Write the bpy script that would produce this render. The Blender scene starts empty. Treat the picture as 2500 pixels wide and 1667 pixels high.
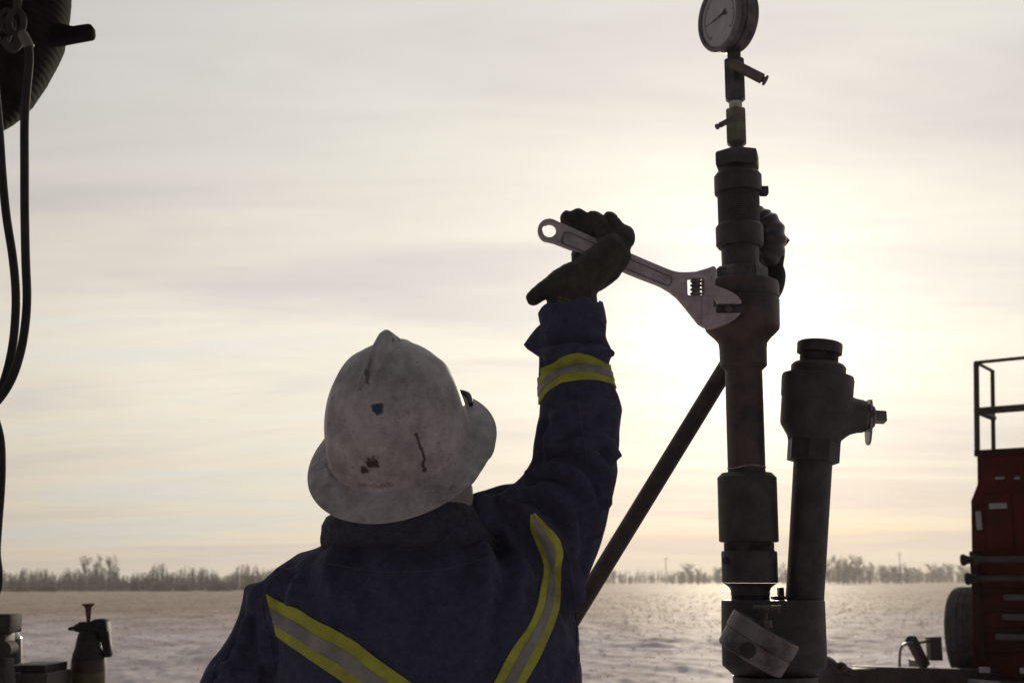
import bpy, bmesh, math, random
import numpy as np
from mathutils import Vector, Matrix, noise
from mathutils.bvhtree import BVHTree

random.seed(7)
R_ = math.radians
scene = bpy.context.scene
COL = scene.collection

# ------------------------------------------------------------------ camera
IMG_W, IMG_H, FPX = 2500.0, 1667.0, 3000.0
CAM_Z = 1.45
PITCH, ROLL = R_(11.0), R_(0.2)
cam_data = bpy.data.cameras.new("camera")
cam_data.sensor_width = 36.0
cam_data.lens = 36.0 * FPX / IMG_W
cam_data.clip_start = 0.05
cam_data.clip_end = 6000
cam = bpy.data.objects.new("camera", cam_data)
COL.objects.link(cam)
cam.location = (0, 0, CAM_Z)
cam_rot = Matrix.Rotation(math.pi / 2 + PITCH, 3, 'X') @ Matrix.Rotation(-ROLL, 3, 'Z')
cam.rotation_euler = cam_rot.to_euler()
cam_data.dof.use_dof = True
cam_data.dof.focus_distance = 2.0
cam_data.dof.aperture_fstop = 9.0
scene.camera = cam

# ------------------------------------------------------------------ light
SUN_PIX = (1812.0, 852.0)
def pixdir(u, v):
    d = Vector(((u - IMG_W / 2) / FPX, (IMG_H / 2 - v) / FPX, -1.0))
    return cam_rot @ d
sun_dir = pixdir(*SUN_PIX).normalized()
SUN_EL = math.asin(sun_dir.z)
SUN_AZ = math.atan2(sun_dir.x, sun_dir.y)
sun_l = bpy.data.lights.new("sun", 'SUN')
sun_l.energy = 2.2
sun_l.angle = R_(1.2)
sun_l.color = (1.0, 0.86, 0.66)
sun = bpy.data.objects.new("sun", sun_l)
COL.objects.link(sun)
sun.rotation_euler = sun_dir.to_track_quat('Z', 'Y').to_euler()

world = bpy.data.worlds.new("World")
scene.world = world
world.use_nodes = True
def build_world():
    nt = world.node_tree
    N, L = nt.nodes, nt.links
    N.clear()
    out = N.new('ShaderNodeOutputWorld')
    def setin(sock, v):
        if isinstance(v, bpy.types.NodeSocket): L.new(v, sock)
        else: sock.default_value = v
    def M(op, a, b=0.0, c=0.0, clamp=False):
        n = N.new('ShaderNodeMath'); n.operation = op; n.use_clamp = clamp
        setin(n.inputs[0], a); setin(n.inputs[1], b); setin(n.inputs[2], c)
        return n.outputs[0]
    def VM(op, a, b=None, s=None):
        n = N.new('ShaderNodeVectorMath'); n.operation = op
        setin(n.inputs[0], a)
        if b is not None: setin(n.inputs[1], b)
        if s is not None: setin(n.inputs['Scale'], s)
        return n
    def MIX(f, a, b):
        n = N.new('ShaderNodeMix'); n.data_type = 'RGBA'
        setin(n.inputs[0], f); setin(n.inputs[6], a); setin(n.inputs[7], b)
        return n.outputs[2]
    def SMOOTH(x, a, b):
        n = N.new('ShaderNodeMapRange'); n.interpolation_type = 'SMOOTHSTEP'
        setin(n.inputs[0], x); n.inputs[1].default_value = a; n.inputs[2].default_value = b
        return n.outputs[0]
    def NOISE(vec, scale, detail=4.0, rough=0.55, dist=0.0):
        n = N.new('ShaderNodeTexNoise'); setin(n.inputs['Vector'], vec)
        n.inputs['Scale'].default_value = scale; n.inputs['Detail'].default_value = detail
        n.inputs['Roughness'].default_value = rough; n.inputs['Distortion'].default_value = dist
        return n.outputs['Fac']
    tc = N.new('ShaderNodeTexCoord')
    d = VM('NORMALIZE', tc.outputs['Generated']).outputs[0]
    sep = N.new('ShaderNodeSeparateXYZ'); L.new(d, sep.inputs[0])
    z = sep.outputs[2]
    zc = M('MAXIMUM', z, 0.0)
    mu = VM('DOT_PRODUCT', d, tuple(sun_dir)).outputs['Value']
    ang = M('ARCCOSINE', M('MINIMUM', M('MAXIMUM', mu, -1.0), 1.0))
    # thin cloud veil: forward scattering falls off with the angle from the sun
    broad = M('MULTIPLY', M('EXPONENT', M('MULTIPLY', M('POWER', M('MULTIPLY', ang, 1.0 / 1.08), 1.35), -1.0)), 0.94)
    core = M('MULTIPLY', M('EXPONENT', M('MULTIPLY', ang, -1.0 / 0.070)), 0.95)
    lum = M('ADD', M('ADD', broad, core), 0.035)
    # cloud sheet seen in perspective
    den = M('ADD', zc, 0.10)
    pl = VM('SCALE', d, s=M('DIVIDE', 1.0, den)).outputs[0]
    plm = N.new('ShaderNodeMapping'); L.new(pl, plm.inputs[0])
    plm.inputs['Rotation'].default_value = (0, 0, R_(-15)); plm.inputs['Scale'].default_value = (0.36, 1.0, 0.0); plm.inputs['Location'].default_value = (0.4, 0.25, 0)
    n1 = NOISE(plm.outputs[0], 1.05, 6.0, 0.50, 0.9)
    n2 = NOISE(plm.outputs[0], 2.8, 4.0, 0.5, 0.8)
    n3 = NOISE(plm.outputs[0], 0.55, 3.0, 0.5, 0.2)
    cl = M('ADD', M('MULTIPLY', n1, 0.62), M('ADD', M('MULTIPLY', n2, 0.13), M('MULTIPLY', n3, 0.35)))
    thick = SMOOTH(cl, 0.50, 0.66)     # denser streaks: greyer
    thin = SMOOTH(cl, 0.53, 0.43)      # gaps: a hint of pale blue
    # colours
    t = SMOOTH(ang, 0.02, 0.75)
    hi = SMOOTH(z, 0.10, 0.42)
    warm = MIX(hi, (1.0, 0.890, 0.715, 1), (1.0, 0.950, 0.925, 1))
    col = MIX(t, (1.0, 0.965, 0.85, 1), warm)
    back = SMOOTH(ang, 0.9, 2.2)
    col = MIX(back, col, (1.0, 0.92, 0.99, 1))
    col = MIX(M('MULTIPLY', thick, 0.70), col, (0.80, 0.755, 0.755, 1))
    lown = SMOOTH(z, 0.33, 0.05)
    col = MIX(M('MULTIPLY', M('MULTIPLY', thin, t), M('ADD', M('MULTIPLY', lown, 0.42), 0.12)), col, (0.78, 0.90, 0.95, 1))
    # bright thin lines of cloud low over the horizon
    hz = N.new('ShaderNodeMapping'); L.new(d, hz.inputs[0])
    hz.inputs['Scale'].default_value = (2.2, 2.2, 46.0)
    hz.inputs['Rotation'].default_value = (0, R_(0.8), 0)
    n4 = NOISE(hz.outputs[0], 1.0, 3.0, 0.5, 0.25)
    band = M('MULTIPLY', SMOOTH(n4, 0.54, 0.66), M('MULTIPLY', SMOOTH(z, 0.012, 0.03), SMOOTH(z, 0.10, 0.045)))
    col = MIX(M('MULTIPLY', band, 0.75), col, (1.12, 0.97, 0.70, 1))
    lum2 = M('MULTIPLY', lum, M('SUBTRACT', 1.0, M('MULTIPLY', SMOOTH(z, 0.20, 0.01), 0.20)))
    lum2 = M('MULTIPLY', lum2, M('ADD', 1.0, M('MULTIPLY', M('MULTIPLY', SMOOTH(z, 0.36, 0.13), SMOOTH(ang, 0.10, 0.50)), 0.30)))   # the veil thickens towards the horizon
    wp = N.new('ShaderNodeMapping'); L.new(pl, wp.inputs[0])
    wp.inputs['Rotation'].default_value = (0, 0, R_(-32)); wp.inputs['Scale'].default_value = (0.55, 1.6, 0.0)
    n5 = NOISE(wp.outputs[0], 2.2, 9.0, 0.60, 1.6)                    # fine wisps of cirrus
    lum2 = M('MULTIPLY', lum2, M('ADD', 0.90, M('MULTIPLY', n5, 0.20)))
    lum2 = M('MULTIPLY', lum2, M('SUBTRACT', 1.0, M('MULTIPLY', thick, 0.05)))
    veil = VM('SCALE', col, s=lum2).outputs[0]
    sky = N.new('ShaderNodeTexSky'); sky.sky_type = 'NISHITA'
    sky.sun_disc = False
    sky.sun_elevation = SUN_EL; sky.sun_rotation = SUN_AZ
    sky.air_density = 1.0; sky.dust_density = 2.0
    clear = VM('SCALE', sky.outputs[0], s=0.06).outputs[0]
    final = MIX(0.93, clear, veil)
    bg = N.new('ShaderNodeBackground'); L.new(final, bg.inputs[0]); bg.inputs[1].default_value = 1.0
    L.new(bg.outputs[0], out.inputs[0])
build_world()

vs = scene.view_settings
vs.view_transform = 'Standard'; vs.look = 'None'; vs.exposure = 0.0; vs.gamma = 1.0
vs.use_curve_mapping = False
scene.render.film_transparent = False
try:
    scene.cycles.use_denoising = True
    scene.cycles.max_bounces = 6
except Exception:
    pass

# ------------------------------------------------------------------ helpers
def P(u, v, y):
    """point on the plane at world distance y that the given photo pixel looks at (used to measure the place)"""
    d = pixdir(u, v)
    t = y / d.y
    return Vector((d.x * t, y, CAM_Z + d.z * t))
def S(v, y):
    """metres per photo pixel at distance y"""
    d = pixdir(IMG_W / 2, v)
    return (y / d.y) / FPX
def rgba(c): return (c[0], c[1], c[2], 1.0)

MATS = {}
def mat(name, c1, c2=None, rough=0.5, metal=0.0, scale=20.0, bump=0.0, bump_scale=None, spec=0.5, rvar=0.1,
        contrast=(0.4, 0.62), sheen=0.0, detail=6.0):
    m = bpy.data.materials.new(name); m.use_nodes = True
    nt = m.node_tree; N, L = nt.nodes, nt.links
    b = N['Principled BSDF']
    tc = N.new('ShaderNodeTexCoord')
    n = N.new('ShaderNodeTexNoise'); n.inputs['Scale'].default_value = scale; n.inputs['Detail'].default_value = detail
    n.inputs['Roughness'].default_value = 0.62
    L.new(tc.outputs['Object'], n.inputs['Vector'])
    mr = N.new('ShaderNodeMapRange'); mr.inputs[1].default_value = contrast[0]; mr.inputs[2].default_value = contrast[1]
    L.new(n.outputs['Fac'], mr.inputs[0])
    mx = N.new('ShaderNodeMix'); mx.data_type = 'RGBA'
    mx.inputs[6].default_value = rgba(c1); mx.inputs[7].default_value = rgba(c2 or c1)
    L.new(mr.outputs[0], mx.inputs[0]); L.new(mx.outputs[2], b.inputs['Base Color'])
    rr = N.new('ShaderNodeMapRange'); rr.inputs[3].default_value = max(0.02, rough - rvar); rr.inputs[4].default_value = min(1, rough + rvar)
    L.new(n.outputs['Fac'], rr.inputs[0]); L.new(rr.outputs[0], b.inputs['Roughness'])
    b.inputs['Metallic'].default_value = metal
    b.inputs['Specular IOR Level'].default_value = spec
    if sheen: b.inputs['Sheen Weight'].default_value = sheen
    if bump:
        n2 = N.new('ShaderNodeTexNoise'); n2.inputs['Scale'].default_value = bump_scale or scale * 4; n2.inputs['Detail'].default_value = 4
        L.new(tc.outputs['Object'], n2.inputs['Vector'])
        bp = N.new('ShaderNodeBump'); bp.inputs['Strength'].default_value = bump; bp.inputs['Distance'].default_value = 0.004
        L.new(n2.outputs['Fac'], bp.inputs['Height']); L.new(bp.outputs[0], b.inputs['Normal'])
    MATS[name] = m
    return m

mat('steel_dark', (0.036, 0.031, 0.034), (0.072, 0.060, 0.062), 0.55, 0.0, 26, 0.25, 160, rvar=0.15)
mat('steel_worn', (0.060, 0.052, 0.056), (0.150, 0.126, 0.120), 0.5, 0.2, 34, 0.3, 150, rvar=0.15)
mat('pipe_brown', (0.046, 0.035, 0.034), (0.092, 0.066, 0.056), 0.55, 0.0, 22, 0.2, 130)
mat('steel_grey', (0.22, 0.20, 0.205), (0.40, 0.375, 0.38), 0.42, 0.35, 30, 0.15, 200)
mat('brass_dull', (0.15, 0.133, 0.10), (0.25, 0.222, 0.175), 0.45, 0.4, 40, 0.1, 200)
mat('tape_white', (0.62, 0.60, 0.60), (0.45, 0.43, 0.43), 0.6, 0, 60)
mat('chrome_worn', (0.30, 0.265, 0.27), (0.53, 0.475, 0.48), 0.45, 0.4, 38, 0.12, 260, contrast=(0.3, 0.6))
mat('chrome_dark', (0.14, 0.125, 0.13), (0.22, 0.20, 0.20), 0.5, 0.4, 60, 0.1, 260)
mat('aluminium_cast', (0.07, 0.062, 0.06), (0.23, 0.205, 0.20), 0.5, 0.3, 22, 0.3, 120, contrast=(0.38, 0.6))
mat('dial_face', (0.46, 0.43, 0.465), (0.38, 0.36, 0.385), 0.5, 0, 50)
mat('black_paint', (0.02, 0.02, 0.02), (0.035, 0.03, 0.03), 0.5, 0, 40)
mat('rubber_black', (0.020, 0.018, 0.018), (0.036, 0.032, 0.031), 0.65, 0, 24, 0.15, 120, spec=0.2)
mat('drum_black', (0.010, 0.009, 0.008), (0.018, 0.016, 0.015), 0.9, 0, 24, 0.1, 120, spec=0.05)
mat('clutter_dark', (0.030, 0.026, 0.024), (0.055, 0.047, 0.042), 0.75, 0, 25, 0.3, 120, spec=0.2)
mat('rubber_shiny', (0.035, 0.030, 0.032), (0.075, 0.066, 0.068), 0.32, 0, 24, 0.15, 90)
mat('glove_black', (0.022, 0.019, 0.016), (0.060, 0.050, 0.036), 0.8, 0, 30, 0.5, 170, sheen=0.1)
mat('glove_trim', (0.16, 0.125, 0.06), (0.06, 0.05, 0.03), 0.85, 0, 60, 0.4, 150)
mat('navy_cloth', (0.045, 0.046, 0.080), (0.070, 0.071, 0.120), 0.92, 0, 70, 0.9, 110, spec=0.12, sheen=0.1, contrast=(0.32, 0.70), detail=10)
mat('collar_cloth', (0.036, 0.036, 0.058), (0.052, 0.053, 0.084), 0.92, 0, 70, 0.9, 110, spec=0.12, sheen=0.1)
mat('seam_thread', (0.075, 0.078, 0.125), (0.10, 0.10, 0.15), 0.9, 0, 40, spec=0.1)
mat('tape_yellow', (0.50, 0.53, 0.06), (0.28, 0.28, 0.05), 0.75, 0, 30, 0.2, 300, contrast=(0.35, 0.7))
mat('tape_grey', (0.21, 0.195, 0.19), (0.31, 0.29, 0.285), 0.55, 0.0, 28, 0.12, 300)
mat('gaiter_grey', (0.24, 0.22, 0.205), (0.30, 0.275, 0.26), 0.95, 0, 30, 0.3, 250, spec=0.1)
mat('skin', (0.34, 0.19, 0.13), (0.40, 0.235, 0.165), 0.55, 0, 30, 0.15, 200)
mat('hair_dark', (0.03, 0.022, 0.016), (0.05, 0.036, 0.026), 0.7, 0, 60, 0.5, 300)
mat('boot_leather', (0.06, 0.04, 0.025), (0.09, 0.06, 0.04), 0.6, 0, 20, 0.3, 90)
mat('red_paint', (0.088, 0.010, 0.009), (0.058, 0.009, 0.008), 0.6, 0, 6, 0.08, 60, rvar=0.12, spec=0.15)
mat('red_dirty', (0.055, 0.014, 0.012), (0.036, 0.015, 0.012), 0.7, 0, 7, 0.15, 50, spec=0.15)
mat('frame_dark', (0.042, 0.030, 0.028), (0.065, 0.046, 0.041), 0.6, 0, 8, 0.15, 60)
mat('reflector_tape', (0.36, 0.34, 0.36), (0.27, 0.255, 0.27), 0.5, 0, 30)
mat('slat_grey', (0.11, 0.105, 0.11), (0.085, 0.08, 0.08), 0.55, 0.2, 12, 0.2, 60)
mat('tyre_rubber', (0.055, 0.052, 0.052), (0.095, 0.090, 0.088), 0.85, 0, 20, 0.3, 60)
mat('sprayer_red', (0.060, 0.022, 0.016), (0.038, 0.020, 0.015), 0.45, 0, 18)
mat('pump_red', (0.17, 0.045, 0.022), (0.12, 0.035, 0.02), 0.5, 0, 18)
mat('plastic_black', (0.022, 0.021, 0.019), (0.038, 0.035, 0.032), 0.6, 0, 30, spec=0.25)
mat('label_olive', (0.13, 0.115, 0.03), (0.09, 0.07, 0.03), 0.5, 0, 30)
mat('can_silver', (0.45, 0.45, 0.47), (0.5, 0.5, 0.52), 0.22, 0.9, 30, rvar=0.05)
mat('can_dark', (0.085, 0.085, 0.08), (0.06, 0.055, 0.055), 0.45, 0, 20)
mat('wood_weathered', (0.07, 0.058, 0.050), (0.105, 0.088, 0.075), 0.8, 0, 12, 0.3, 60)
mat('bark_frost', (0.21, 0.185, 0.195), (0.30, 0.27, 0.28), 0.9, 0, 3)
mat('twig_frost', (0.30, 0.265, 0.275), (0.42, 0.38, 0.385), 0.9, 0, 0.6)
mat('thicket_frost', (0.15, 0.118, 0.135), (0.23, 0.19, 0.205), 0.95, 0, 0.25)
mat('bush_frost', (0.33, 0.29, 0.295), (0.42, 0.37, 0.372), 0.95, 0, 1.2)
mat('pole_wood', (0.16, 0.14, 0.135), (0.22, 0.19, 0.18), 0.9, 0, 3)
mat('stubble_straw', (0.46, 0.37, 0.29), (0.62, 0.54, 0.48), 0.9, 0, 0.8)
mat('grime_metal', (0.10, 0.085, 0.075), (0.17, 0.145, 0.125), 0.6, 0.1, 25, 0.3, 120)

for nm_, tw in (('twig_frost', 0.5), ('thicket_frost', 0.4), ('bush_frost', 0.5), ('stubble_straw', 0.2)):
    m_ = MATS[nm_]; nt_ = m_.node_tree; b_ = nt_.nodes['Principled BSDF']; o_ = nt_.nodes['Material Output']
    t_ = nt_.nodes.new('ShaderNodeBsdfTranslucent'); x_ = nt_.nodes.new('ShaderNodeMixShader'); x_.inputs[0].default_value = tw
    nt_.links.new(b_.inputs['Base Color'].links[0].from_socket, t_.inputs['Color'])
    nt_.links.new(b_.outputs[0], x_.inputs[1]); nt_.links.new(t_.outputs[0], x_.inputs[2]); nt_.links.new(x_.outputs[0], o_.inputs['Surface'])
def tag(o, label=None, cat=None, group=None, kind=None):
    if label: o['label'] = label
    if cat: o['category'] = cat
    if group: o['group'] = group
    if kind: o['kind'] = kind
    return o
def thing(name, loc, label, cat, group=None):
    o = bpy.data.objects.new(name, None); COL.objects.link(o)
    o.empty_display_size = 0.1
    o.location = loc
    return tag(o, label, cat, group)
def root_of(o):
    return Matrix.Translation(o.location) if o.type == 'EMPTY' else Matrix.Identity(4)
def link(name, me, material, parent=None, smooth=35):
    me.name = name
    if material is not None:
        me.materials.clear(); me.materials.append(MATS[material] if isinstance(material, str) else material)
    if smooth:
        me.polygons.foreach_set('use_smooth', [True] * len(me.polygons))
        if smooth < 180: me.set_sharp_from_angle(angle=R_(smooth))
    o = bpy.data.objects.new(name, me); COL.objects.link(o)
    if parent is not None:
        o.parent = parent
        o.matrix_parent_inverse = root_of(parent).inverted()
    return o
def mesh(verts, faces):
    me = bpy.data.meshes.new('m')
    me.from_pydata([tuple(v) for v in verts], [], faces)
    me.update()
    return me
def fix_normals(me):
    bm = bmesh.new(); bm.from_mesh(me); bmesh.ops.recalc_face_normals(bm, faces=bm.faces); bm.to_mesh(me); bm.free()
    return me
def loft_data(rings, cap=True, closed_path=False):
    n = len(rings[0]); vs_, fs = [], []
    for r in rings: vs_ += [Vector(p) for p in r]
    k = len(rings)
    for i in range(k if closed_path else k - 1):
        a, b = i * n, ((i + 1) % k) * n
        for j in range(n):
            j2 = (j + 1) % n
            fs.append((a + j, a + j2, b + j2, b + j))
    if cap and not closed_path:
        fs.append(tuple(range(n - 1, -1, -1))); fs.append(tuple((k - 1) * n + j for j in range(n)))
    return vs_, fs
def frame_for(d, ref=None):
    d = d.normalized()
    ref = ref or (Vector((0, 0, 1)) if abs(d.z) < 0.9 else Vector((0, -1, 0)))
    a = ref.cross(d).normalized(); b = d.cross(a).normalized()
    return a, b
def revolve(stations, d, segs=40, phase=0.0, cap=True):
    """stations: list of (centre, radius) along direction d"""
    a, b = frame_for(d, Vector((0, -1, 0)) if abs(d.y) < 0.8 else Vector((0, 0, 1)))
    rings = []
    for c, r in stations:
        rings.append([c + (a * math.cos(phase + 2 * math.pi * j / segs) + b * math.sin(phase + 2 * math.pi * j / segs)) * r for j in range(segs)])
    v, f = loft_data(rings, cap)
    return fix_normals(mesh(v, f))
class Axis:
    def __init__(s, u0, v0, u1, v1, y):
        s.u0, s.v0, s.u1, s.v1, s.y = u0, v0, u1, v1, y
        s.d = (P(u1, v1, y) - P(u0, v0, y)).normalized()
    def c(s, v):
        t = (v - s.v0) / (s.v1 - s.v0)
        return P(s.u0 + (s.u1 - s.u0) * t, v, s.y)
    def r(s, v, hw): return hw * S(v, s.y)
    def lathe(s, name, prof, material, parent, segs=44, phase=0.0, smooth=32):
        st = [(s.c(v), s.r(v, hw)) for v, hw in prof]
        return link(name, revolve(st, s.d, segs, phase), material, parent, smooth)
def catmull(pts, sub):
    pts = [Vector(p) for p in pts]
    if len(pts) < 3 or sub <= 1: return pts
    out = []
    for i in range(len(pts) - 1):
        p0 = pts[max(i - 1, 0)]; p1 = pts[i]; p2 = pts[i + 1]; p3 = pts[min(i + 2, len(pts) - 1)]
        for k in range(sub):
            t = k / sub
            out.append(0.5 * ((2 * p1) + (p2 - p0) * t + (2 * p0 - 5 * p1 + 4 * p2 - p3) * t * t + (3 * p1 - p0 - 3 * p2 + p3) * t ** 3))
    out.append(pts[-1])
    return out
def tube_data(pts, radii, segs=12, sub=1, round_ends=False):
    if isinstance(radii, (int, float)): radii = [radii] * len(pts)
    pr = catmull([Vector((*p,)) for p in pts], sub)
    rr = [r.x for r in catmull([Vector((r, 0, 0)) for r in radii], sub)]
    if round_ends:
        d0 = (pr[0] - pr[1]).normalized(); d1 = (pr[-1] - pr[-2]).normalized()
        c0, r0, c1, r1 = pr[0], rr[0], pr[-1], rr[-1]
        head = [(c0 + d0 * r0 * math.sin(a), max(r0 * math.cos(a), r0 * 0.06)) for a in (1.5, 1.1, 0.75, 0.38)]
        tail = [(c1 + d1 * r1 * math.sin(a), max(r1 * math.cos(a), r1 * 0.06)) for a in (0.38, 0.75, 1.1, 1.5)]
        pr = [h[0] for h in head] + pr + [t[0] for t in tail]
        rr = [h[1] for h in head] + rr + [t[1] for t in tail]
    rings = []; a = None
    for i, c in enumerate(pr):
        d = (pr[min(i + 1, len(pr) - 1)] - pr[max(i - 1, 0)])
        if d.length < 1e-9: d = Vector((0, 0, 1))
        d.normalize()
        if a is None: a, _ = frame_for(d)
        a = (a - d * a.dot(d)); a.normalize(); b = d.cross(a)
        rings.append([c + (a * math.cos(2 * math.pi * j / segs) + b * math.sin(2 * math.pi * j / segs)) * rr[i] for j in range(segs)])
    return loft_data(rings, True)
def tube(name, pts, radii, material, parent=None, segs=12, sub=1, round_ends=False, smooth=50):
    v, f = tube_data(pts, radii, segs, sub, round_ends)
    return link(name, fix_normals(mesh(v, f)), material, parent, smooth)
def box_mesh(c, size, bevel=0.0, rot=None, segs=2):
    bm = bmesh.new(); bmesh.ops.create_cube(bm, size=1.0)
    bmesh.ops.scale(bm, vec=size, verts=bm.verts)
    if bevel: bmesh.ops.bevel(bm, geom=bm.edges[:], offset=bevel, segments=segs, profile=0.6, affect='EDGES')
    m = Matrix.Translation(Vector(c)) @ (rot.to_4x4() if rot is not None else Matrix.Identity(4))
    bmesh.ops.transform(bm, matrix=m, verts=bm.verts)
    me = bpy.data.meshes.new('m'); bm.to_mesh(me); bm.free()
    return me
def box(name, c, size, material, parent=None, bevel=0.003, rot=None):
    return link(name, box_mesh(c, size, bevel, rot), material, parent, 35)
def pbox(name, u0, v0, u1, v1, y, depth, material, parent=None, bevel=0.003):
    """upright box whose front face spans the measured rectangle at distance y"""
    a, b = P(u0, v0, y), P(u1, v1, y)
    c = Vector(((a.x + b.x) / 2, y + depth / 2, (a.z + b.z) / 2))
    return box(name, c, (abs(b.x - a.x), depth, abs(b.z - a.z)), material, parent, bevel)
def plate_mesh(loops, y, thick, bevel=0.001, smooth_idx=()):
    cu = bpy.data.curves.new('c', 'CURVE'); cu.dimensions = '2D'; cu.fill_mode = 'BOTH'
    for lp in loops:
        sp = cu.splines.new('POLY'); sp.points.add(len(lp) - 1)
        for i, (u, v) in enumerate(lp):
            w = P(u, v, y); sp.points[i].co = (w.x, w.z, 0, 1)
        sp.use_cyclic_u = True
    cu.extrude = max(thick / 2 - bevel, 0.0001); cu.bevel_depth = bevel; cu.bevel_resolution = 1; cu.offset = -bevel
    ob = bpy.data.objects.new('c', cu); COL.objects.link(ob)
    dg = bpy.context.evaluated_depsgraph_get(); dg.update()
    me = bpy.data.meshes.new_from_object(ob.evaluated_get(dg))
    bpy.data.objects.remove(ob); bpy.data.curves.remove(cu)
    me.transform(Matrix(((1, 0, 0, 0), (0, 0, -1, y), (0, 1, 0, 0), (0, 0, 0, 1))))
    return me
def plate(name, loops, y, thick, material, parent=None, bevel=0.001, smooth=30):
    return link(name, plate_mesh(loops, y, thick, bevel), material, parent, smooth)
def circ(u, v, r, n=28, a0=0.0, a1=2 * math.pi, close=True):
    k = n if close else n - 1
    return [(u + r * math.cos(a0 + (a1 - a0) * i / k), v + r * math.sin(a0 + (a1 - a0) * i / k)) for i in range(n)]
def merge(parts):
    vs_, fs = [], []
    for v, f in parts:
        o = len(vs_); vs_ += list(v); fs += [tuple(i + o for i in q) for q in f]
    return vs_, fs
def remesh(vs_, fs, voxel, smooth_it=4, factor=0.5):
    me = fix_normals(mesh(vs_, fs))
    ob = bpy.data.objects.new('r', me); COL.objects.link(ob)
    m = ob.modifiers.new('r', 'REMESH'); m.mode = 'VOXEL'; m.voxel_size = voxel
    if smooth_it:
        s = ob.modifiers.new('s', 'SMOOTH'); s.factor = factor; s.iterations = smooth_it
    dg = bpy.context.evaluated_depsgraph_get(); dg.update()
    r = bpy.data.meshes.new_from_object(ob.evaluated_get(dg))
    bpy.data.objects.remove(ob)
    return r
def coords(me):
    a = np.empty(len(me.vertices) * 3, dtype=np.float64); me.vertices.foreach_get('co', a); return a.reshape(-1, 3)
def set_coords(me, a):
    me.vertices.foreach_set('co', a.reshape(-1)); me.update()
def normals(me):
    a = np.empty(len(me.vertices) * 3, dtype=np.float64); me.vertex_normals.foreach_get('vector', a); return a.reshape(-1, 3)
def ellipsoid(c, r, rot=None, seg=20, ring=12):
    vs_, fs = [], []
    for i in range(ring + 1):
        th = math.pi * i / ring
        th = min(max(th, 0.02), math.pi - 0.02)
        for j in range(seg):
            ph = 2 * math.pi * j / seg
            p = Vector((r[0] * math.sin(th) * math.cos(ph), r[1] * math.sin(th) * math.sin(ph), r[2] * math.cos(th)))
            if rot is not None: p = rot @ p
            vs_.append(Vector(c) + p)
    for i in range(ring):
        for j in range(seg):
            fs.append((i * seg + j, i * seg + (j + 1) % seg, (i + 1) * seg + (j + 1) % seg, (i + 1) * seg + j))
    fs.append(tuple(range(seg - 1, -1, -1))); fs.append(tuple(ring * seg + j for j in range(seg)))
    return vs_, fs

# ------------------------------------------------------------------ ground
def ground_material():
    m = bpy.data.materials.new('snow_field'); m.use_nodes = True
    nt = m.node_tree; N, L = nt.nodes, nt.links
    b = N['Principled BSDF']; b.inputs['Roughness'].default_value = 0.7; b.inputs['Specular IOR Level'].default_value = 0.0
    tc = N.new('ShaderNodeTexCoord')
    def noise_(sc, scale, det=6, rough=0.6):
        mp = N.new('ShaderNodeMapping'); mp.inputs['Scale'].default_value = sc; L.new(tc.outputs['Object'], mp.inputs[0])
        n = N.new('ShaderNodeTexNoise'); n.inputs['Scale'].default_value = scale; n.inputs['Detail'].default_value = det
        n.inputs['Roughness'].default_value = rough; L.new(mp.outputs[0], n.inputs[0]); return n.outputs['Fac']
    def rng(x, a, b_, c=0.0, d=1.0):
        n = N.new('ShaderNodeMapRange'); L.new(x, n.inputs[0])
        for k, w in zip((1, 2, 3, 4), (a, b_, c, d)): n.inputs[k].default_value = w
        return n.outputs[0]
    def math_(op, a, b_):
        n = N.new('ShaderNodeMath'); n.operation = op
        for i, w in enumerate((a, b_)):
            if isinstance(w, bpy.types.NodeSocket): L.new(w, n.inputs[i])
            else: n.inputs[i].default_value = w
        return n.outputs[0]
    def mix(f, a, b_):
        n = N.new('ShaderNodeMix'); n.data_type = 'RGBA'
        L.new(f, n.inputs[0])
        for i, w in ((6, a), (7, b_)):
            if isinstance(w, bpy.types.NodeSocket): L.new(w, n.inputs[i])
            else: n.inputs[i].default_value = rgba(w)
        return n.outputs[2]
    patch = noise_((0.8, 0.35, 1), 0.55, 8, 0.66)      # wind-packed patches and stubble
    fine = noise_((1, 1, 1), 5.0, 8, 0.7)
    big = noise_((1, 1, 1), 0.035, 4, 0.5)
    sep = N.new('ShaderNodeSeparateXYZ'); L.new(tc.outputs['Object'], sep.inputs[0])
    # the stubble field begins beyond the packed snow of the work site
    yy = math_('ADD', sep.outputs[1], math_('MULTIPLY', rng(big, 0.3, 0.7, -1, 1), 14.0))
    field = rng(yy, 30.0, 62.0)
    near = mix(rng(math_('ADD', math_('MULTIPLY', patch, 0.7), math_('MULTIPLY', fine, 0.3)), 0.43, 0.58), (0.58, 0.51, 0.52), (0.92, 0.85, 0.87))
    far = mix(rng(math_('ADD', math_('MULTIPLY', patch, 0.6), math_('MULTIPLY', fine, 0.4)), 0.42, 0.60), (0.36, 0.265, 0.205), (0.60, 0.495, 0.43))
    L.new(mix(field, near, far), b.inputs['Base Color'])
    L.new(rng(field, 0.0, 1.0, 0.010, 0.050), b.inputs['Specular IOR Level'])     # frosted stubble glints, packed snow does not
    bp = N.new('ShaderNodeBump'); bp.inputs['Strength'].default_value = 0.4; bp.inputs['Distance'].default_value = 0.04
    L.new(math_('ADD', fine, math_('MULTIPLY', patch, 0.8)), bp.inputs['Height']); L.new(bp.outputs[0], b.inputs['Normal'])
    return m
MATS['snow_field'] = ground_material()

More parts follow.
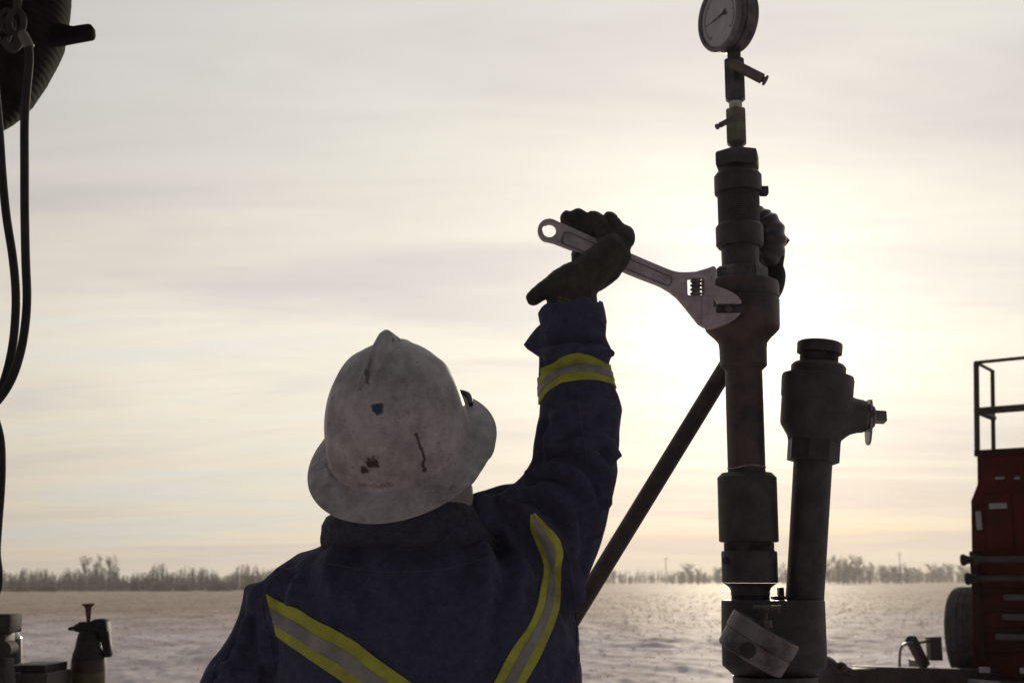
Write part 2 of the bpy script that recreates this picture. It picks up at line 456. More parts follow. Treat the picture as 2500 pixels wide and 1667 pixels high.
def ground_height(X, Y):
    """snow relief: drifts, clods and wheel ruts"""
    r = np.sqrt(X * X + Y * Y)
    z = np.zeros_like(X)
    rs = np.random.RandomState(3)
    for lam, amp, k in ((9.0, 0.022, 5), (2.6, 0.015, 7), (0.9, 0.014, 9), (0.38, 0.008, 10)):
        for _ in range(k):
            th = rs.uniform(0, math.pi); l = lam * rs.uniform(0.7, 1.4); ph = rs.uniform(0, 6.28)
            z += amp / math.sqrt(k) * np.sin((X * math.cos(th) + Y * 0.75 * math.sin(th)) * 2 * math.pi / l + ph) * 1.3
    # ruts: arcs left by vehicles turning on the site
    for cx, cy, rad, dep, w in ((9.0, 14.0, 15.5, 0.07, 0.35), (9.0, 14.0, 17.3, 0.07, 0.35), (-14, 40, 17.0, 0.05, 0.4), (-14, 40, 18.8, 0.05, 0.4),
                                (2.0, -30.0, 56.0, 0.06, 0.4), (2.0, -30.0, 57.9, 0.06, 0.4), (30, 60, 40, 0.06, 0.5), (30, 60, 42, 0.06, 0.5), (-40, -10, 52, 0.05, 0.4)):
        d = np.sqrt((X - cx) ** 2 + (Y - cy) ** 2) - rad
        dep = dep * 0.55
        z += -dep * np.exp(-(d / w) ** 2) + dep * 0.75 * np.exp(-((np.abs(d) - 2.0 * w) / (0.7 * w)) ** 2)
    fade = np.clip((r - 3.0) / 8.0, 0, 1) * np.clip((900 - r) / 600, 0, 1)
    return z * fade * 0.75
def build_ground():
    ang = list(np.radians(np.arange(-34, 34.01, 0.13)))
    rest = list(np.radians(np.arange(38, 324, 6)))
    A = np.array(ang + rest); na = len(A)
    rad = [0.6, 2, 5, 9]
    r = 12.0
    while r < 70: rad.append(r); r *= 1.0068
    while r < 260: rad.append(r); r *= 1.02
    while r < 4200: rad.append(r); r *= 1.14
    rad = np.array(rad); nr = len(rad)
    RR, AA = np.meshgrid(rad, A, indexing='ij')
    X, Y = RR * np.sin(AA), RR * np.cos(AA)
    Z = ground_height(X, Y)
    V = np.stack([X, Y, Z], -1).reshape(-1, 3)
    i, j = np.meshgrid(np.arange(nr - 1), np.arange(na), indexing='ij')
    j2 = (j + 1) % na
    F = np.stack([i * na + j, i * na + j2, (i + 1) * na + j2, (i + 1) * na + j], -1).reshape(-1, 4)
    me = bpy.data.meshes.new('ground')
    nV, nF = len(V), len(F)
    me.vertices.add(nV); me.vertices.foreach_set('co', V.reshape(-1))
    me.loops.add(nF * 4); me.loops.foreach_set('vertex_index', F.reshape(-1))
    me.polygons.add(nF); me.polygons.foreach_set('loop_start', np.arange(nF) * 4)
    me.update(calc_edges=True)
    # centre disc
    fix_normals(me)
    if me.polygons[0].normal.z < 0: me.flip_normals()
    o = link('ground', me, 'snow_field', None, 180)
    tag(o, kind='structure')
    c = link('ground', mesh([Vector((0.6 * math.sin(a), 0.6 * math.cos(a), 0)) for a in A], [tuple(range(na - 1, -1, -1))]), 'snow_field', None, 0)
    tag(c, kind='structure')
build_ground()

def build_stubble():
    rs = np.random.RandomState(11)
    n = 9500
    # more tufts where the field begins, fewer on the packed snow
    r = np.exp(rs.uniform(math.log(16), math.log(150), n * 2))
    keep = rs.uniform(0, 1, n * 2) < np.clip((r - 14) / 40, 0.10, 1.0)
    r = r[keep][:n]; m = len(r)
    a = np.radians(rs.uniform(-26, 26, m))
    x, y = r * np.sin(a), r * np.cos(a)
    z = ground_height(x, y)
    V, F = [], []
    for k in range(m):
        hgt = rs.uniform(0.015, 0.06) * (1 + 0.4 * (r[k] > 40))
        for b in range(3):
            th = rs.uniform(0, 6.28); w = rs.uniform(0.006, 0.014) * (1 + r[k] / 60)
            lx, ly = rs.normal(0, 0.05, 2)
            ox, oy = rs.normal(0, 0.05, 2)
            dx, dy = w * math.cos(th), w * math.sin(th)
            o = len(V)
            V += [(x[k] + ox - dx, y[k] + oy - dy, z[k] - 0.01), (x[k] + ox + dx, y[k] + oy + dy, z[k] - 0.01), (x[k] + ox + lx, y[k] + oy + ly, z[k] + hgt)]
            F.append((o, o + 1, o + 2))
    o = link('stubble', mesh(V, F), 'stubble_straw', None, 0)
    tag(o, 'frosted straw stubble sticking out of the snow field', 'stubble', kind='stuff')
build_stubble()

# ------------------------------------------------------------------ trees on the horizon
def branch(V, F, p, q, r0, r1):
    d = (q - p)
    if d.length < 1e-6: return
    a, b = frame_for(d); o = len(V)
    for c, r in ((p, r0), (q, r1)):
        for k in range(3):
            t = k * 2.0944
            V.append(c + (a * math.cos(t) + b * math.sin(t)) * r)
    for k in range(3):
        k2 = (k + 1) % 3
        F.append((o + k, o + k2, o + 3 + k2, o + 3 + k))
def make_tree(seed, h, spread, n1=22, base=0.12, th=1.0):
    rnd = random.Random(seed)
    TV, TF, V, F = [], [], [], []
    p = Vector((0, 0, -0.1)); pts = [p]
    for i in range(6):
        p = p + Vector((rnd.gauss(0, 0.03 * h), rnd.gauss(0, 0.03 * h), h / 6.4)); pts.append(p)
    for i in range(6):
        branch(TV, TF, pts[i], pts[i + 1], 0.013 * h * (1 - i / 6.6), 0.013 * h * (1 - (i + 1) / 6.6))
    for k in range(n1):
        t = base + (1 - base) * (k + rnd.random()) / n1
        f = t * 6; i = min(int(f), 5); s = pts[i].lerp(pts[i + 1], f - i)
        az = rnd.uniform(0, 6.28)
        L1 = spread * h * (0.35 + 0.65 * math.sin(math.pi * min(1, 0.15 + t * 0.85))) * rnd.uniform(0.6, 1.15)
        e = s + Vector((math.cos(az) * L1, math.sin(az) * L1, L1 * rnd.uniform(1.0, 2.3)))
        branch(V, F, s, e, 0.007 * h * th, 0.004 * h * th)
        for q in range(5):
            u = rnd.uniform(0.25, 1.0); s2 = s.lerp(e, u)
            az2 = az + rnd.gauss(0, 1.0); L2 = L1 * rnd.uniform(0.3, 0.6)
            e2 = s2 + Vector((math.cos(az2) * L2, math.sin(az2) * L2, L2 * rnd.uniform(0.3, 1.6)))
            branch(V, F, s2, e2, 0.0045 * h * th, 0.003 * h * th)
            for w in range(4):
                s3 = s2.lerp(e2, rnd.uniform(0.2, 1)); az3 = rnd.uniform(0, 6.28); L3 = L2 * rnd.uniform(0.35, 0.7)
                e3 = s3 + Vector((math.cos(az3) * L3, math.sin(az3) * L3, L3 * rnd.uniform(0.0, 1.3)))
                branch(V, F, s3, e3, 0.0035 * h * th, 0.002 * h * th)
    return fix_normals(mesh(TV, TF)), mesh(V, F)
PROTO = []
for sd, sp, b_ in ((1, 0.125, 0.06), (2, 0.10, 0.04), (3, 0.16, 0.12), (4, 0.115, 0.05), (5, 0.18, 0.15), (6, 0.09, 0.03)):
    tm, cm = make_tree(sd, 1.0, sp * 1.35, 30, b_, 1.15)
    tm.materials.append(MATS['bark_frost']); cm.materials.append(MATS['twig_frost']); PROTO.append((tm, cm))
def place_tree(kind, u, dist, h, label, group, name='frosted_tree', rz=0.0, wide=1.0):
    x = (u - IMG_W / 2) / FPX * dist
    e = thing(name, (x, dist, 0.0), label, 'tree', group)
    e.rotation_euler.z = rz; e.scale = (h * wide, h * wide, h)
    for nm, me in (('trunk', PROTO[kind][0]), ('crown', PROTO[kind][1])):
        o = bpy.data.objects.new(nm, me); COL.objects.link(o); o.parent = e
    return e
rt = random.Random(5)
ORD = 'first second third fourth fifth sixth seventh eighth ninth tenth eleventh twelfth thirteenth fourteenth fifteenth sixteenth'.split()
def clump(u0, u1, dist, n, h0, h1, label, group, wide=1.0, edge=True):
    for k in range(n):
        t = (k + rt.random()) / n
        h = rt.uniform(h0 * 0.72, h1 * 1.04)
        if edge: h *= 0.72 + 0.28 * math.sin(math.pi * t)
        place_tree(rt.randrange(6), u0 + (u1 - u0) * t, dist * rt.uniform(0.97, 1.05), h, label + ', ' + ORD[k] + ' from the left', group, rz=rt.uniform(0, 6.28), wide=wide * rt.uniform(0.9, 1.9))
# right-hand groves (measured against the photo, about 400-560 m away)
clump(1440, 1530, 430, 6, 5.0, 8.0, 'low frosted tree in the clump beside the slanted prop', 'trees beside the slanted prop', 1.3)
clump(1625, 1775, 420, 16, 5.0, 7.4, 'bare frosted tree in the grove left of the main pipe', 'trees left of the main pipe')
clump(1890, 1935, 400, 4, 6.5, 9.0, 'bare frosted tree between the two pipes', 'trees in the gap between the pipes')
clump(2010, 2110, 380, 14, 6.6, 8.6, 'tall frosted tree in the grove right of the valve pipe', 'tall trees right of the valve pipe', edge=False)
clump(2130, 2215, 390, 12, 5.8, 7.6, 'frosted tree in the grove at the right utility pole', 'trees round the right utility pole')
clump(2215, 2380, 470, 16, 5.6, 8.2, 'distant pale tree in the grove beside the red trailer', 'trees beside the red trailer', 1.2, edge=False)
clump(1500, 1640, 640, 10, 3.5, 5.5, 'faint low far tree near the left utility pole', 'faint far trees on the horizon', 1.6)
# left treeline
place_tree(2, 222, 205, 5.6, 'tallest bare tree standing above the left thicket', None, 'bare_tree', 0.4, 0.85)
place_tree(0, 253, 206, 6.1, 'thin leaning tree just right of the tallest one in the left thicket', None, 'bare_tree', 1.9, 0.8)
place_tree(4, 282, 204, 5.3, 'spreading bare tree third from the left above the left thicket', None, 'bare_tree', 3.1, 0.9)
place_tree(1, 305, 207, 4.3, 'shorter bare tree at the right end of the tall group in the left thicket', None, 'bare_tree', 4.0)

def build_thicket():
    rnd = random.Random(21)
    V, F = [], []
    def prof(u):     # height of the wood along the photo's left edge, metres
        return 3.15 + 0.30 * math.sin(u * 0.021) + 0.25 * math.sin(u * 0.052 + 1) - 0.75 * math.exp(-((u - 330) / 45) ** 2) + 0.25 * math.exp(-((u - 420) / 40) ** 2) + 0.35 * math.exp(-((u - 610) / 60) ** 2)
    for k in range(2400):
        u = rnd.uniform(-500, 860); d = rnd.uniform(203, 232)
        x = (u - IMG_W / 2) / FPX * d
        h = prof(u) * rnd.uniform(0.55, 1.12) * d / 205 * (0.98 + 0.34 * noise.noise((u * 0.028, 0.3, 0.0)) + 0.16 * noise.noise((u * 0.09, 1.3, 0.0)))
        p = Vector((x, d, -0.1)); q = p + Vector((rnd.gauss(0, 0.16), rnd.gauss(0, 0.16), h))
        branch(V, F, p, q, 0.06, 0.02)
        for w in range(9):
            t = rnd.uniform(0.06, 1.0); s = p.lerp(q, t); az = rnd.uniform(0, 6.28); L1 = rnd.uniform(0.2, 0.75) * (1.15 - 0.6 * t)
            e = s + Vector((math.cos(az) * L1, math.sin(az) * L1, L1 * rnd.uniform(0.4, 1.5)))
            branch(V, F, s, e, 0.036, 0.018)
    o = link('frosted_thicket', mesh(V, F), 'thicket_frost', None, 0)
    tag(o, 'long dense thicket of frosted saplings along the left horizon', 'thicket', kind='stuff')
build_thicket()
def build_far_wood():
    rnd = random.Random(31)
    V, F = [], []
    for k in range(1500):
        u = rnd.uniform(1380, 3000); d = rnd.uniform(560, 700)
        if u < 1640 and rnd.random() < 0.45: continue
        x = (u - IMG_W / 2) / FPX * d
        h = rnd.uniform(0.5, 1.1) * (5.0 + 2.0 * math.sin(u * 0.013) + (2.0 if u > 1900 else -0.8)) * d / 600
        p = Vector((x, d, -0.1)); q = p + Vector((rnd.gauss(0, 0.4), rnd.gauss(0, 0.4), h))
        branch(V, F, p, q, 0.15, 0.05)
        for w in range(7):
            t = rnd.uniform(0.1, 1.0); s = p.lerp(q, t); az = rnd.uniform(0, 6.28); L1 = rnd.uniform(0.5, 1.7) * (1.15 - 0.6 * t)
            branch(V, F, s, s + Vector((math.cos(az) * L1, math.sin(az) * L1, L1 * rnd.uniform(0.4, 1.5))), 0.09, 0.045)
    o = link('far_wood', mesh(V, F), 'thicket_frost', None, 0)
    tag(o, 'faint far wood lining the right horizon behind the groves', 'wood', kind='stuff')
build_far_wood()
def frost_bush(u, d, w, h, label, seed):
    rnd = random.Random(seed); V, F = [], []
    x = (u - IMG_W / 2) / FPX * d
    c = Vector((0, 0, 0))
    for k in range(520):
        az = rnd.uniform(0, 6.28); el = math.asin(rnd.uniform(0.0, 1)); rr = rnd.uniform(0.75, 1.05)
        q = Vector((math.cos(az) * math.cos(el) * w * rr, math.sin(az) * math.cos(el) * w * rr, math.sin(el) * h * rr))
        p = q * rnd.uniform(0.35, 0.75); p.z *= 0.9
        branch(V, F, p, q, 0.035, 0.022)
        for m_ in range(2):
            e = q + Vector((rnd.gauss(0, 0.12), rnd.gauss(0, 0.12), rnd.gauss(0.03, 0.09)))
            branch(V, F, p.lerp(q, 0.7), e, 0.024, 0.016)
    e = thing('round_bush', (x, d, 0.0), label, 'bush', 'round frosted bushes before the left thicket')
    me = mesh([v + Vector((x, d, 0)) for v in V], F)
    link('crown', me, 'bush_frost', e, 0)
    SV, SF = [], []
    for k in range(5):
        az = k * 1.256; branch(SV, SF, Vector((x, d, -0.1)), Vector((x + math.cos(az) * w * 0.4, d + math.sin(az) * w * 0.4, h * 0.5)), 0.05, 0.03)
    link('stem', mesh(SV, SF), 'bark_frost', e, 0)
frost_bush(405, 196, 1.75, 1.55, 'widest round frosted bush in front of the left thicket', 1)
frost_bush(462, 195, 1.45, 1.30, 'low round frosted bush right of the widest one before the thicket', 2)
frost_bush(545, 196, 2.1, 1.5, 'flat-topped frosted bush beside the worker\'s left shoulder', 3)
frost_bush(345, 197, 0.9, 1.75, 'narrow upright frosted bush left of the widest round bush', 4)
frost_bush(135, 196, 1.5, 1.2, 'frosted bush at the thicket foot left of the tallest tree', 5)
frost_bush(75, 196, 1.2, 0.9, 'low frosted bush nearest the hoses at the thicket foot', 6)
def utility_pole(u, d, h, label):
    x = (u - IMG_W / 2) / FPX * d
    e = thing('utility_pole', (x, d, 0), label, 'pole', 'utility poles on the horizon')
    tube('post', [(x, d, -0.2), (x, d, h)], [0.15, 0.10], 'pole_wood', e, 8)
    box('crossarm', (x, d - 0.16, h - 0.5), (1.5, 0.1, 0.12), 'pole_wood', e, 0.01)
utility_pole(1618, 400, 8.6, 'thin utility pole rising left of the main pipe grove')
utility_pole(2180, 370, 9.2, 'thin utility pole rising above the trees left of the trailer')
# ------------------------------------------------------------------ wellhead
WY = 2.15
AX = Axis(1832, 1446, 1792, 133, WY)
AX2 = Axis(1965, 1459, 2001, 850, WY)
base_pt = AX.c(1600); base_pt.z = 0
well = thing('wellhead', base_pt, 'dark steel wellhead of two upright pipes with a pressure gauge on top', 'wellhead')
def ridged(v0, v1, hw, n, dep):
    out = []
    for i in range(n):
        a = v0 + (v1 - v0) * i / n; b = v0 + (v1 - v0) * (i + 0.5) / n
        out += [(a, hw), (b, hw - dep)]
    return out + [(v1, hw)]
# lower block: two bores side by side, so a stadium-shaped body
def stadium_mesh(prof, inset_depth=1.0):
    rings = []
    for v, uL, uR, dep in prof:
        a, b = P(uL, v, WY), P(uR, v, WY); r = dep * S(v, WY)
        c0 = a + Vector((r, 0, 0)); c1 = b - Vector((r, 0, 0))
        ring = []
        for k in range(17): t = math.pi / 2 + math.pi * k / 16; ring.append(c0 + Vector((math.cos(t) * r, math.sin(t) * r, 0)))
        for k in range(17): t = -math.pi / 2 + math.pi * k / 16; ring.append(c1 + Vector((math.cos(t) * r, math.sin(t) * r, 0)))
        rings.append(ring)
    v, f = loft_data(rings, True)
    return fix_normals(mesh(v, f))
link('manifold_block', stadium_mesh([(1467, 1762, 2012, 76), (1464.5, 1764, 2010, 74), (1464, 1790, 1990, 60)][::-1] + [(1540, 1762, 2015, 76), (1621, 1764, 2018, 76), (1625, 1766, 2016, 75), (1651, 1795, 1991, 62)]), 'steel_dark', well, 30)
pb = P(1892, 1652, WY)
link('casing', revolve([(Vector((pb.x, WY, pb.z + 0.002)), 0.0705), (Vector((pb.x, WY, 0.9)), 0.0705), (Vector((pb.x, WY, 0.895)), 0.10), (Vector((pb.x, WY, 0.84)), 0.10), (Vector((pb.x, WY, 0.835)), 0.0705), (Vector((pb.x, WY, 0.16)), 0.0705), (Vector((pb.x, WY, 0.155)), 0.15), (Vector((pb.x, WY, -0.05)), 0.15)], Vector((0, 0, 1)), 48), 'steel_dark', well, 30)
# main column, bottom to top
AX.lathe('lower_nipple', [(1464, 48)] + ridged(1462, 1452, 47, 4, 1.5) + [(1442, 47), (1434, 50), (1426, 60), (1423, 66)], 'steel_dark', well)
AX.lathe('lower_collar', [(1422, 65), (1420, 67.5), (1350, 67.5), (1345, 66)], 'steel_dark', well)
AX.lathe('collar_groove', [(1345, 60)] + ridged(1342, 1325, 61.5, 5, 1.8), 'steel_worn', well)
AX.lathe('upper_coupling', [(1323, 68), (1321, 72), (1166, 71.5), (1155, 61), (1154, 50)], 'steel_dark', well)
scr = link('set_screw', revolve([(AX.c(1368) + Vector((-0.0445, -0.0205, 0)), 0.0062), (AX.c(1368) + Vector((-0.0480, -0.0225, 0)), 0.0062), (AX.c(1368) + Vector((-0.0492, -0.0230, 0)), 0.004)], Vector((-0.87, -0.45, 0)), 12), 'steel_worn', well)
AX.lathe('riser_pipe', [(1156, 45.5), (1100, 45.5), (904, 45)], 'pipe_brown', well)
tube('weld_bead', [AX.c(1141 - 2 * math.sin(t * 1.3)) + Vector((math.cos(t) * 0.0332, math.sin(t) * 0.0332, 0.0015 * math.sin(3 * t))) for t in np.linspace(math.pi, 2 * math.pi, 26)], 0.0013, 'steel_grey', well, 6)
AX.lathe('union_neck', [(905, 45), (900, 50), (893, 57), (850, 57.5), (842, 59)], 'pipe_brown', well)
AX.lathe('union_body', [(842, 58), (836, 60), (824, 70), (812, 83), (805, 89), (800, 90), (770, 90.5), (736, 91), (733, 89), (731, 89), (729, 91), (700, 91), (693, 89), (690, 84)], 'pipe_brown', well, 56)
AX.lathe('union_nut', [(691, 62), (690, 67), (662, 67), (656, 60), (655, 44)], 'steel_worn', well, 8, 0.39, 20)
AX.lathe('stub_pipe', [(657, 45), (604, 45.5)], 'steel_dark', well)
AX.lathe('middle_collar', [(606, 46), (605, 52), (598, 57.5), (556, 57.5), (550, 53), (548, 50)], 'steel_dark', well)
AX.lathe('ribbed_sleeve', ridged(550, 474, 51, 17, 1.6), 'steel_dark', well)
AX.lathe('top_collar', [(475, 51), (473, 57), (470, 57.5), (432, 57.5), (422, 50), (419, 45)], 'steel_dark', well)
tab = pbox('latch_tab', 1858, 453, 1878, 473, WY - 0.01, 0.02, 'steel_dark', well, 0.003)
AX.lathe('hex_cap', [(414, 46), (411, 55), (406, 57), (380, 57), (375, 54), (371, 42), (371, 12)], 'steel_dark', well, 6, 0.25, 20)
AX.lathe('cap_nipple', [(373, 14), (358, 13.5)], 'steel_worn', well, 20)
# two needle valves
def needle_valve(v0, v1, hw, hand, mt, tip):
    o = AX.lathe('needle_valve', [(v0, hw * 0.55), (v0 - 2, hw * 0.62), (v0 - 11, hw), (v1 + 5, hw), (v1 + 1, hw * 0.86), (v1, hw * 0.6)], mt, well, 6, 0.3, 20)
    (ua, va, ya), (ub, vb, yb) = hand
    a, b = P(ua, va, ya), P(ub, vb, yb); d = (b - a).normalized()
    r = tip * S(va, WY)
    link('stem', revolve([(a, r), (a + d * 0.004, r * 1.05), (b, r * 1.05), (b + d * 0.0015, r * 0.62), (b + d * 0.004, r * 0.62), (b + d * 0.0045, r * 1.08), (b + d * 0.008, r * 1.08), (b + d * 0.009, r * 0.8)], d, 18), 'grime_metal', o, 30)
    return o
needle_valve(360, 267, 26.5, ((1806, 281, WY - 0.030), (1758, 306, WY - 0.036)), 'brass_dull', 6.5)
AX.lathe('thread_tape', [(268, 15), (258, 16), (250, 15.5)], 'tape_white', well, 24)
needle_valve(252, 146, 27, ((1786, 155, WY - 0.028), (1861, 193, WY - 0.034)), 'steel_worn', 12)
AX.lathe('gauge_stem', [(148, 20), (145, 22), (122, 22), (118, 18)], 'steel_worn', well, 4, 0.55, 20)
# gauge
gc = P(1757, 43, WY - 0.018)
gn = Vector((-0.90, -0.44, -0.07)).normalized()
GR = 83 * S(43, WY)
ga, gb = frame_for(gn, Vector((0, 0, 1)))
gback = gc - gn * 0.046
gauge = link('pressure_gauge', revolve([(gback, GR * 0.80), (gback + gn * 0.003, GR * 0.97), (gback + gn * 0.006, GR), (gc - gn * 0.017, GR), (gc - gn * 0.016, GR * 0.96), (gc - gn * 0.014, GR * 0.96), (gc - gn * 0.013, GR), (gc - gn * 0.002, GR), (gc, GR * 0.985)], gn, 64), 'steel_worn', well, 30)
# bezel ring
rings = []
for k in range(64):
    t = 2 * math.pi * k / 64; rad = ga * math.cos(t) + gb * math.sin(t)
    rings.append([gc + rad * GR * q + gn * w for q, w in ((1.0, -0.002), (1.005, 0.002), (0.97, 0.0055), (0.89, 0.0055), (0.85, 0.0015), (0.85, -0.001))])
v_, f_ = loft_data(rings, False, True)
link('bezel', fix_normals(mesh(v_, f_)), 'chrome_dark', gauge, 40)
def disc(c, n, r, th, segs=48): return revolve([(c, r), (c + n * th, r)], n, segs)
link('dial', disc(gc + gn * 0.0002, gn, GR * 0.862, 0.0008), 'dial_face', gauge, 30)
def dial_pt(ang, r, h): return gc + (ga * math.cos(ang) + gb * math.sin(ang)) * GR * r + gn * h
parts = []
for k in range(55):
    t = math.radians(-225 + 270 * k / 54) ; t = -t
    big = k % 9 == 0
    r0, r1 = (0.60 if big else 0.665), 0.72
    parts.append(tube_data([dial_pt(t, r0, 0.0012), dial_pt(t, r1, 0.0012)], 0.0007 if big else 0.0004, 4))
v_, f_ = merge(parts)
tk = link('tick_marks', mesh(v_, f_), 'black_paint', gauge, 0); tag(tk, kind='stuff')
arc = [dial_pt(-math.radians(-225 + 270 * k / 40), 0.72, 0.0012) for k in range(41)]
tube('scale_arc', arc, 0.00035, 'black_paint', gauge, 4)
# needle drawn where it points in the photo: tip lower left, counterweight upper right
def on_dial(u, v):
    d = pixdir(u, v); return CAMP0 + d * ((gc - CAMP0).dot(gn) / d.dot(gn))
CAMP0 = Vector((0, 0, CAM_Z))
nd = (on_dial(1737, 63) - on_dial(1771, 35)).normalized(); ns = gn.cross(nd)
hub = gc + gn * 0.003
ndl = [hub + nd * GR * 0.62, hub + nd * GR * 0.10 + ns * 0.0013, hub - nd * GR * 0.16 + ns * 0.0016, hub - nd * GR * 0.36 + ns * 0.006, hub - nd * GR * 0.36 - ns * 0.006, hub - nd * GR * 0.16 - ns * 0.0016, hub + nd * GR * 0.10 - ns * 0.0013]
v_ = ndl + [p + gn * 0.0008 for p in ndl]; n_ = len(ndl)
link('needle', fix_normals(mesh(v_, [tuple(range(n_)), tuple(range(n_, 2 * n_))] + [(i, (i + 1) % n_, (i + 1) % n_ + n_, i + n_) for i in range(n_)])), 'black_paint', gauge, 0)
link('needle_hub', revolve([(hub, 0.003), (hub + gn * 0.002, 0.003), (hub + gn * 0.003, 0.0015)], gn, 14), 'steel_grey', gauge, 40)
# ribbed flexible elbow bulging out behind the sleeve
def corrugated(pts, radii, name, material, parent, waves, dep, segs=28):
    c = catmull(pts, 14); rr = [x.x for x in catmull([Vector((r, 0, 0)) for r in radii], 14)]
    n = len(c); rr = [r * (1 + dep * math.sin(2 * math.pi * waves * i / n)) for i, r in enumerate(rr)]
    v, f = tube_data(c, rr, segs)
    return link(name, fix_normals(mesh(v, f)), material, parent, 60)
corrugated([P(1836, 520, WY + 0.075), P(1852, 540, WY + 0.072), P(1868, 562, WY + 0.070), P(1874, 592, WY + 0.070), P(1868, 622, WY + 0.072), P(1850, 640, WY + 0.075)],
           [0.020, 0.029, 0.034, 0.034, 0.030, 0.022], 'ribbed_elbow', 'rubber_shiny', well, 7.5, 0.05)
tube('elbow_boot', [P(1880, 575, WY + 0.09), P(1884, 615, WY + 0.085), P(1883, 650, WY + 0.085), P(1886, 675, WY + 0.085), P(1882, 705, WY + 0.08), P(1870, 735, WY + 0.07)],
     [0.020, 0.0245, 0.0225, 0.0245, 0.022, 0.016], 'rubber_black', well, 20, 6, True)
plate('boot_flap', [[(1900, 566), (1912, 572), (1922, 582), (1927.5, 588), (1921, 597), (1912, 606), (1896, 612)]], WY + 0.09, 0.012, 'rubber_black', well, 0.002)
# lug under the wrench jaws
pbox('square_lug', 1748, 744, 1822, 764, WY - 0.102, 0.055, 'steel_dark', well, 0.002)
lg = P(1778, 754, WY - 0.1035)
link('lug_stud', revolve([(lg + Vector((0, 0.003, 0)), 0.0065), (lg, 0.0065), (lg - Vector((0, 0.001, 0)), 0.005), (lg - Vector((0, 0.001, 0)), 0.002)], Vector((0, -1, 0)), 20), 'steel_worn', well, 30)

# second column with the plug valve
AX2.lathe('valve_riser', [(1468, 46), (1300, 46), (1120, 46.5)], 'steel_dark', well)
AX2.lathe('valve_hub', [(1128, 58), (1126, 63.5), (1082, 63.5), (1074, 64)], 'steel_dark', well, 8, 0.39, 20)
AX2.lathe('plug_valve_body', [(1076, 63), (1066, 66), (1041, 82), (1034, 84), (972, 84), (968, 86), (926, 87), (918, 85), (917, 66)], 'steel_dark', well, 52)
AX2.lathe('bonnet', [(919, 64), (916, 66), (896, 66), (889, 60), (888, 46)], 'steel_dark', well, 48)
AX2.lathe('bonnet_thread', ridged(890, 862, 47, 5, 2.5), 'steel_dark', well, 36)
AX2.lathe('valve_cap', [(865, 48), (863, 54), (842, 54.5), (838, 53), (835.5, 48)], 'steel_dark', well, 44)
sx = (P(2100, 1014, WY) - P(2000, 1010, WY)).normalized()
def side(name, st, mt, par, segs=32, phase=0.0, sm=32):
    return link(name, revolve([(P(u, 1010 + (u - 2000) * 0.055, WY), hw * S(1010, WY)) for u, hw in st], sx, segs, phase), mt, par, sm)
side('side_boss', [(2020, 74), (2050, 66), (2062, 56), (2075, 47), (2092, 42), (2106, 40), (2108, 36)], 'steel_dark', well, 40, 0, 60)
side('boss_ring', [(2106, 36), (2107, 38), (2113, 38), (2114, 34)], 'steel_worn', well)
side('stem_nut', [(2112, 28), (2113, 31), (2126, 31), (2128, 27), (2128, 12)], 'steel_dark', well, 6, 0.4, 20)
side('stem_washer', [(2127, 24), (2128, 27), (2132, 27), (2133, 24)], 'steel_grey', well)
side('square_stem', [(2131, 18.5), (2160, 18.5), (2162, 16)], 'brass_dull', well, 4, 0.62, 20)
lv = P(2121, 1027, WY)
lo = [(0.0, 0.0375), (0.012, 0.036), (0.017, 0.026), (0.020, 0.0), (0.017, -0.022), (0.0125, -0.036), (0.006, -0.0415), (0, -0.043), (-0.006, -0.0415), (-0.0125, -0.036), (-0.017, -0.022), (-0.020, 0), (-0.017, 0.026), (-0.012, 0.036)]
v_ = [lv + Vector((-0.0022 + 0.08 * w, q, w)) for q, w in lo] + [lv + Vector((0.0022 + 0.08 * w, q, w)) for q, w in lo]; n_ = len(lo)
link('stop_plate', fix_normals(mesh(v_, [tuple(range(n_)), tuple(range(n_, 2 * n_))] + [(i, (i + 1) % n_, (i + 1) % n_ + n_, i + n_) for i in range(n_)])), 'steel_grey', well, 30)
# small fitting between the columns
pbox('plug_fitting', 1902, 1433, 1916, 1464, WY + 0.02, 0.02, 'pipe_brown', well, 0.002)
pbox('plug_foot', 1890, 1454, 1919, 1463.5, WY - 0.005, 0.03, 'pipe_brown', well, 0.002)
# aluminium body clamped to the block, with its T-handle screw
ca, cb = P(1781, 1512, WY - 0.115), P(1919, 1588, WY - 0.122)
cn = (cb - ca).normalized()
ar = frame_for(cn, Vector((0, -1, 0)))
cyl_c = P(1850, 1571, WY - 0.122); ax_d = (P(1877, 1522, WY - 0.118) - P(1823, 1620, WY - 0.126)).normalized()
vw_ = (cyl_c - Vector((0, 0, CAM_Z))).normalized(); ax_d = (ax_d - vw_ * (ax_d.dot(vw_) + 0.06)).normalized()
hl = 0.029; cr = 0.0585
ctop = cyl_c + ax_d * hl; cbot = cyl_c - ax_d * hl
clampb = link('clamp_body', revolve([(cbot - ax_d * 0.0, cr * 0.90), (cbot + ax_d * 0.003, cr * 0.96), (cbot + ax_d * 0.030, cr * 0.98), (cbot + ax_d * 0.0305, cr * 0.955), (cbot + ax_d * 0.0325, cr * 0.955), (cbot + ax_d * 0.033, cr), (ctop - ax_d * 0.002, cr), (ctop, cr * 0.975), (ctop, cr * 0.93), (ctop - ax_d * 0.003, cr * 0.92)], ax_d, 56), 'aluminium_cast', well, 30)
hp = P(1825, 1586, WY - 0.175)
hn = (hp - (cyl_c + ax_d * (hp - cyl_c).dot(ax_d))).normalized()
hc = cyl_c + ax_d * (hp - cyl_c).dot(ax_d) + hn * cr
link('bore_shade_disc', revolve([(hc - hn * 0.004, 0.0125), (hc + hn * 0.0006, 0.0125), (hc + hn * 0.0008, 0.0115), (hc + hn * 0.0009, 0.006)], hn, 24), 'black_paint', clampb, 30)  # black disc on the surface; the hole's darkness is only its colour
